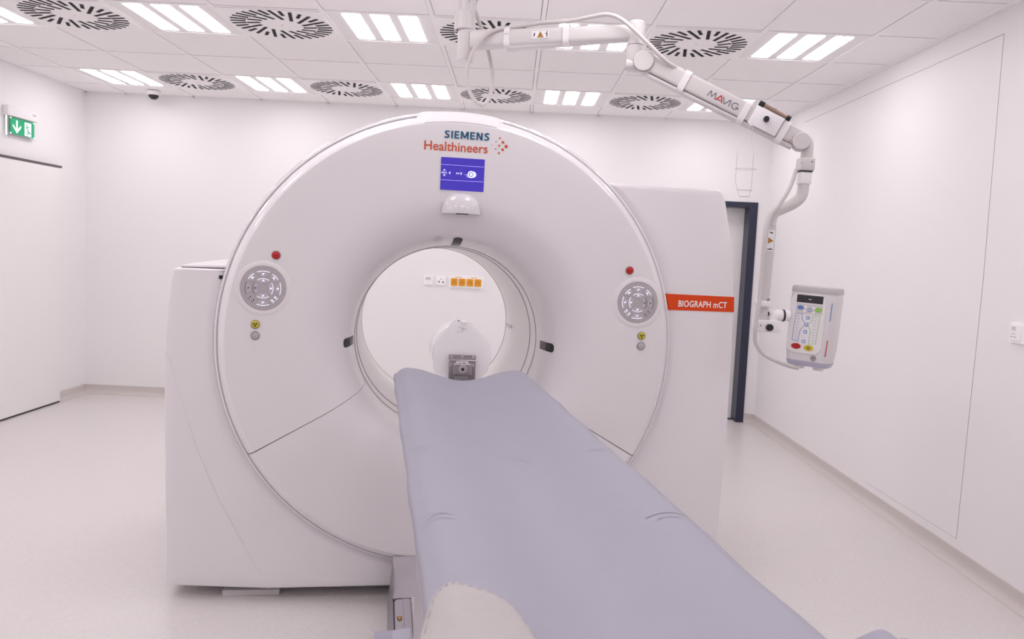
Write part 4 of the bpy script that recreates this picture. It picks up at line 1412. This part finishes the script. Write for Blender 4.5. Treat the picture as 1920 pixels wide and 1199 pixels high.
# ------------------------------------------------------------------ cables
o = tube('ceiling_cable', [(-0.185, 3.55, 2.70), (-0.20, 3.552, 2.56), (-0.215, 3.555, 2.50), (-0.196, 3.556, 2.45), (-0.172, 3.556, 2.39), (-0.145, 3.552, 2.31), (-0.127, 3.53, 2.23), (-0.123, 3.515, 2.18),
                           (-0.131, 3.50, 2.11), (-0.160, 3.48, 2.072), (-0.20, 3.46, 2.095), (-0.226, 3.448, 2.16), (-0.221, 3.44, 2.24), (-0.19, 3.432, 2.31), (-0.145, 3.428, 2.356), (-0.10, 3.425, 2.376),
                           (-0.04, 3.422, 2.386), (0.08, 3.385, 2.398), (0.19, 3.352, 2.402), (0.28, 3.32, 2.414), (0.34, 3.285, 2.414), (0.40, 3.258, 2.384), (0.50, 3.232, 2.292), (0.555, 3.224, 2.240), (0.60, 3.232, 2.212), (0.642, 3.246, 2.200)], 0.0085, 'cable', None, 12)
tag(put(o, (-0.185, 3.55, 2.70)), 'pale grey cable looping down below the ceiling arm', 'cable')
o = tube('drop_cable', [(1.085, 3.135, 1.818), (1.06, 3.12, 1.745), (1.02, 3.115, 1.672), (0.996, 3.12, 1.635), (0.982, 3.118, 1.575), (0.977, 3.118, 1.45), (0.973, 3.113, 1.32), (0.964, 3.107, 1.25), (0.960, 3.105, 1.18),
                        (0.972, 3.118, 1.13), (1.005, 3.118, 1.092), (1.06, 3.115, 1.066), (1.11, 3.12, 1.050), (1.147, 3.125, 1.043)], 0.0075, 'cable', None, 12)
tag(put(o, (1.085, 3.135, 1.818)), 'pale grey cable hanging beside the thin post down to the injector head', 'cable')

# ------------------------------------------------------------------ thin wire bottle hanger
bh = thing('bottle_hanger', 'thin bare wire hanger dangling on a white string from the ceiling arm', 'hanger', (0.888, 3.17, 1.99))
tube('string', [(0.893, 3.10, 1.985), (0.889, 3.115, 1.975), (0.872, 3.15, 1.925), (0.856, 3.15, 1.878)], 0.0011, 'arm_w', bh, 6, 4)
tube('string', [(0.893, 3.10, 1.985), (0.899, 3.12, 1.95), (0.912, 3.15, 1.905), (0.920, 3.15, 1.872)], 0.0011, 'arm_w', bh, 6, 4)
tube('string_loop', [(0.885, 3.098, 2.00), (0.880, 3.10, 1.985), (0.887, 3.10, 1.972), (0.897, 3.10, 1.982), (0.894, 3.10, 2.0)], 0.0016, 'arm_w', bh, 6, 5)
for P in ([(0.856, 3.15, 1.878), (0.856, 3.15, 1.815), (0.856, 3.15, 1.765), (0.866, 3.15, 1.73), (0.876, 3.15, 1.705)], [(0.920, 3.15, 1.872), (0.920, 3.15, 1.815), (0.920, 3.15, 1.76), (0.918, 3.15, 1.728), (0.914, 3.15, 1.706)]):
    tube('wire_side', P, 0.0008, 'wire', bh, 6, smooth_path=False)


def ring(name, cx, cy, cz, rx, ry):
    V = [(cx + rx * cos(2 * pi * i / 20), cy + ry * sin(2 * pi * i / 20), cz) for i in range(21)]
    tube(name, V, 0.0009, 'wire', bh, 6, smooth_path=False)


ring('wire_ring', 0.893, 3.15, 1.812, 0.041, 0.030)
ring('wire_ring', 0.894, 3.15, 1.731, 0.029, 0.022)
ring('wire_ring', 0.895, 3.15, 1.706, 0.020, 0.015)
for x in (0.856, 0.920):
    tube('knot', [(x - 0.003, 3.15, 1.876), (x + 0.003, 3.148, 1.874), (x - 0.002, 3.146, 1.870), (x + 0.004, 3.15, 1.868)], 0.0013, 'arm_w', bh, 6, 4)

# ================================================================== SMALL THINGS ON WALLS AND CEILING
# exit sign on the left wall
es = thing('exit_sign', 'green emergency exit sign with white arrow and running figure', 'exit sign', (XL, 6.24, 2.16))
fx = Face((XL, 0, 0), (0, 1, 0), (0, 0, 1))      # normal is +x
box('housing', (XL + 0.022, 6.245, 2.343), (0.044, 0.39, 0.075), 'wall', es, 0.008, 3)
plates('housing_vent', [rect(6.36, 2.345, 6.405, 2.362)], fx, 'lgrey', es, 0.044, 0.0446)
box('clear_panel', (XL + 0.0235, 6.245, 2.236), (0.003, 0.352, 0.142), mat('clear_acrylic', (0.96, 0.98, 0.98), 0.03, trans=0.97), es, 0.001, 1)
box('panel_edge', (XL + 0.022, 6.064, 2.235), (0.010, 0.006, 0.15), 'sign_w', es)
gp = plates('sign_face', [rect(6.103, 2.178, 6.402, 2.297)], fx, 'sign', es, 0.0265, 0.0285)
fx2 = fx.shift(0, 0, 0.0287)
plates('sign_arrow', [rect(6.172, 2.205, 6.192, 2.283), [(6.182, 2.186), (6.132, 2.232), (6.132, 2.252), (6.182, 2.212)], [(6.182, 2.186), (6.182, 2.212), (6.232, 2.252), (6.232, 2.232)]], fx2, 'sign_w', gp, 0, 0.0006)
dr_ = plates('sign_doorway', [rect(6.278, 2.183, 6.362, 2.286)], fx2, 'sign_w', gp, 0, 0.0006)
plates('sign_figure', [disc(6.303, 2.266, 0.008, 10)] + stroke([(6.306, 2.255), (6.316, 2.238), (6.322, 2.222), (6.334, 2.212), (6.356, 2.206)], 0.011) + stroke([(6.32, 2.228), (6.322, 2.208), (6.306, 2.190)], 0.009)
       + stroke([(6.306, 2.254), (6.322, 2.252), (6.336, 2.258)], 0.006) + stroke([(6.306, 2.252), (6.292, 2.240)], 0.006), fx2, 'sign', gp, 0.0006, 0.001)
plates('corner_clip', [rect(6.098, 2.289, 6.113, 2.300), rect(6.098, 2.175, 6.113, 2.186), rect(6.392, 2.289, 6.407, 2.300), rect(6.392, 2.175, 6.407, 2.186)], fx2, 'sign_w', gp, 0, 0.0014)

# dome camera under the ceiling
dc = thing('dome_camera', 'small white ceiling camera with black dome', 'security camera', (-3.165, 7.03, H - 0.0))
vlathe('base', -3.165, 7.03, [(0, H + 0.0), (0.056, H + 0.0), (0.056, H - 0.02), (0.05, H - 0.034), (0.042, H - 0.036)], 'arm_w', dc)
vlathe('dome', -3.165, 7.03, [(0.043, H - 0.034)] + [(0.043 * cos(R(a)), H - 0.036 - 0.038 * sin(R(a))) for a in range(10, 91, 10)], mat('dome_black', (0.02, 0.02, 0.028), 0.12), dc)

# sockets on the back wall, seen through the bore
fw = Face((0, YB, 0), (1, 0, 0), (0, 0, 1))


def plate_thing(name, x, z, wd, ht, label, cat, group=None, m='socket_w', face=fw, dp=0.012):
    t = thing(name, label, cat, face.p(x, z, 0), group=group)
    P = rrect(x - wd / 2, z - ht / 2, x + wd / 2, z + ht / 2, 0.008)
    plates('cover_plate', [P], face, m, t, 0, dp)
    return t, face.shift(x, z, dp)


t, f = plate_thing('data_socket', -0.752, 1.172, 0.082, 0.082, 'plain white double data outlet beside the white three-dot socket', 'wall outlet')
plates('outlet_flap', [rect(-0.024, 0.004, 0.024, 0.026)], f, 'lgrey', t, 0, 0.002)
plates('outlet_flap', [rect(-0.024, -0.020, 0.024, -0.002)], f, 'socket_w', t, 0, 0.003)
t, f = plate_thing('earthing_socket', -0.636, 1.172, 0.082, 0.082, 'white wall outlet with three dark round contacts', 'wall outlet')
for x, z in ((-0.018, -0.010), (0.018, -0.012), (0.0, 0.014)):
    plates('contact', [disc(x, z, 0.0085 if z < 0 else 0.005, 12)], f, 'mgrey', t, 0, 0.001)
t, f = plate_thing('socket_frame', -0.4095, 1.166, 0.312, 0.104, 'long white frame holding four orange sockets', 'socket frame')
for x in (-0.07, 0.07):
    plates('link_bar', stroke([(x - 0.028, 0.0448), (x + 0.028, 0.0448)], 0.005), f, 'socket_o', t, 0, 0.001)
for i, nb in enumerate(('next to the white outlet', 'second in the frame from the white outlet', 'third in the frame from the white outlet', 'at the frame end away from the white outlets')):
    x = -0.5165 + i * 0.0713
    s = thing('wall_socket', 'square orange power socket ' + nb, 'power socket', fw.p(x, 1.166, 0.012), group='orange sockets seen through the bore')
    ff = fw.shift(x, 1.166, 0.0122)
    plates('socket_body', [rrect(-0.029, -0.033, 0.029, 0.033, 0.006)], ff, 'socket_o', s, 0, 0.008)
    g = ff.shift(0, 0, 0.008)
    plates('socket_rim', [sector(0.019, 0.021, 0, 359.5, 20)], g, mat('socket_dark_orange', (0.55, 0.20, 0.01), 0.5) if i == 0 else bpy.data.materials['socket_dark_orange'], s, 0, 0.0008)  # rim ring in a darker orange than the socket body
    plates('socket_hole', [disc(-0.009, -0.002, 0.004, 10), disc(0.009, -0.002, 0.004, 10), disc(0, 0.011, 0.0028, 8)], g, 'ink', s, 0, 0.0009)

# switch plate on the right wall
t, f = plate_thing('switch_plate', -3.49, 1.192, 0.20, 0.09, 'white switch plate on the bare wall near the flush panel joint', 'switch plate', face=FR)
plates('rocker', [rrect(-0.090, -0.034, -0.016, 0.036, 0.004)], f, 'ltr_w', t, 0, 0.004)
plates('rocker', [rrect(0.012, -0.034, 0.09, 0.036, 0.004)], f, 'orange', t, 0, 0.004)
g = f.shift(0, 0, 0.004)
plates('rocker_print', [rect(-0.082, 0.010, -0.052, 0.028)], g, 'lgrey', t, 0, 0.0005)
plates('rocker_print', stroke([(-0.084, -0.018), (-0.072, -0.018)], 0.003) + stroke([(-0.062, -0.018), (-0.048, -0.018)], 0.003) + stroke([(-0.082, -0.006), (-0.052, -0.005)], 0.0016), g, 'mgrey', t, 0, 0.0005)
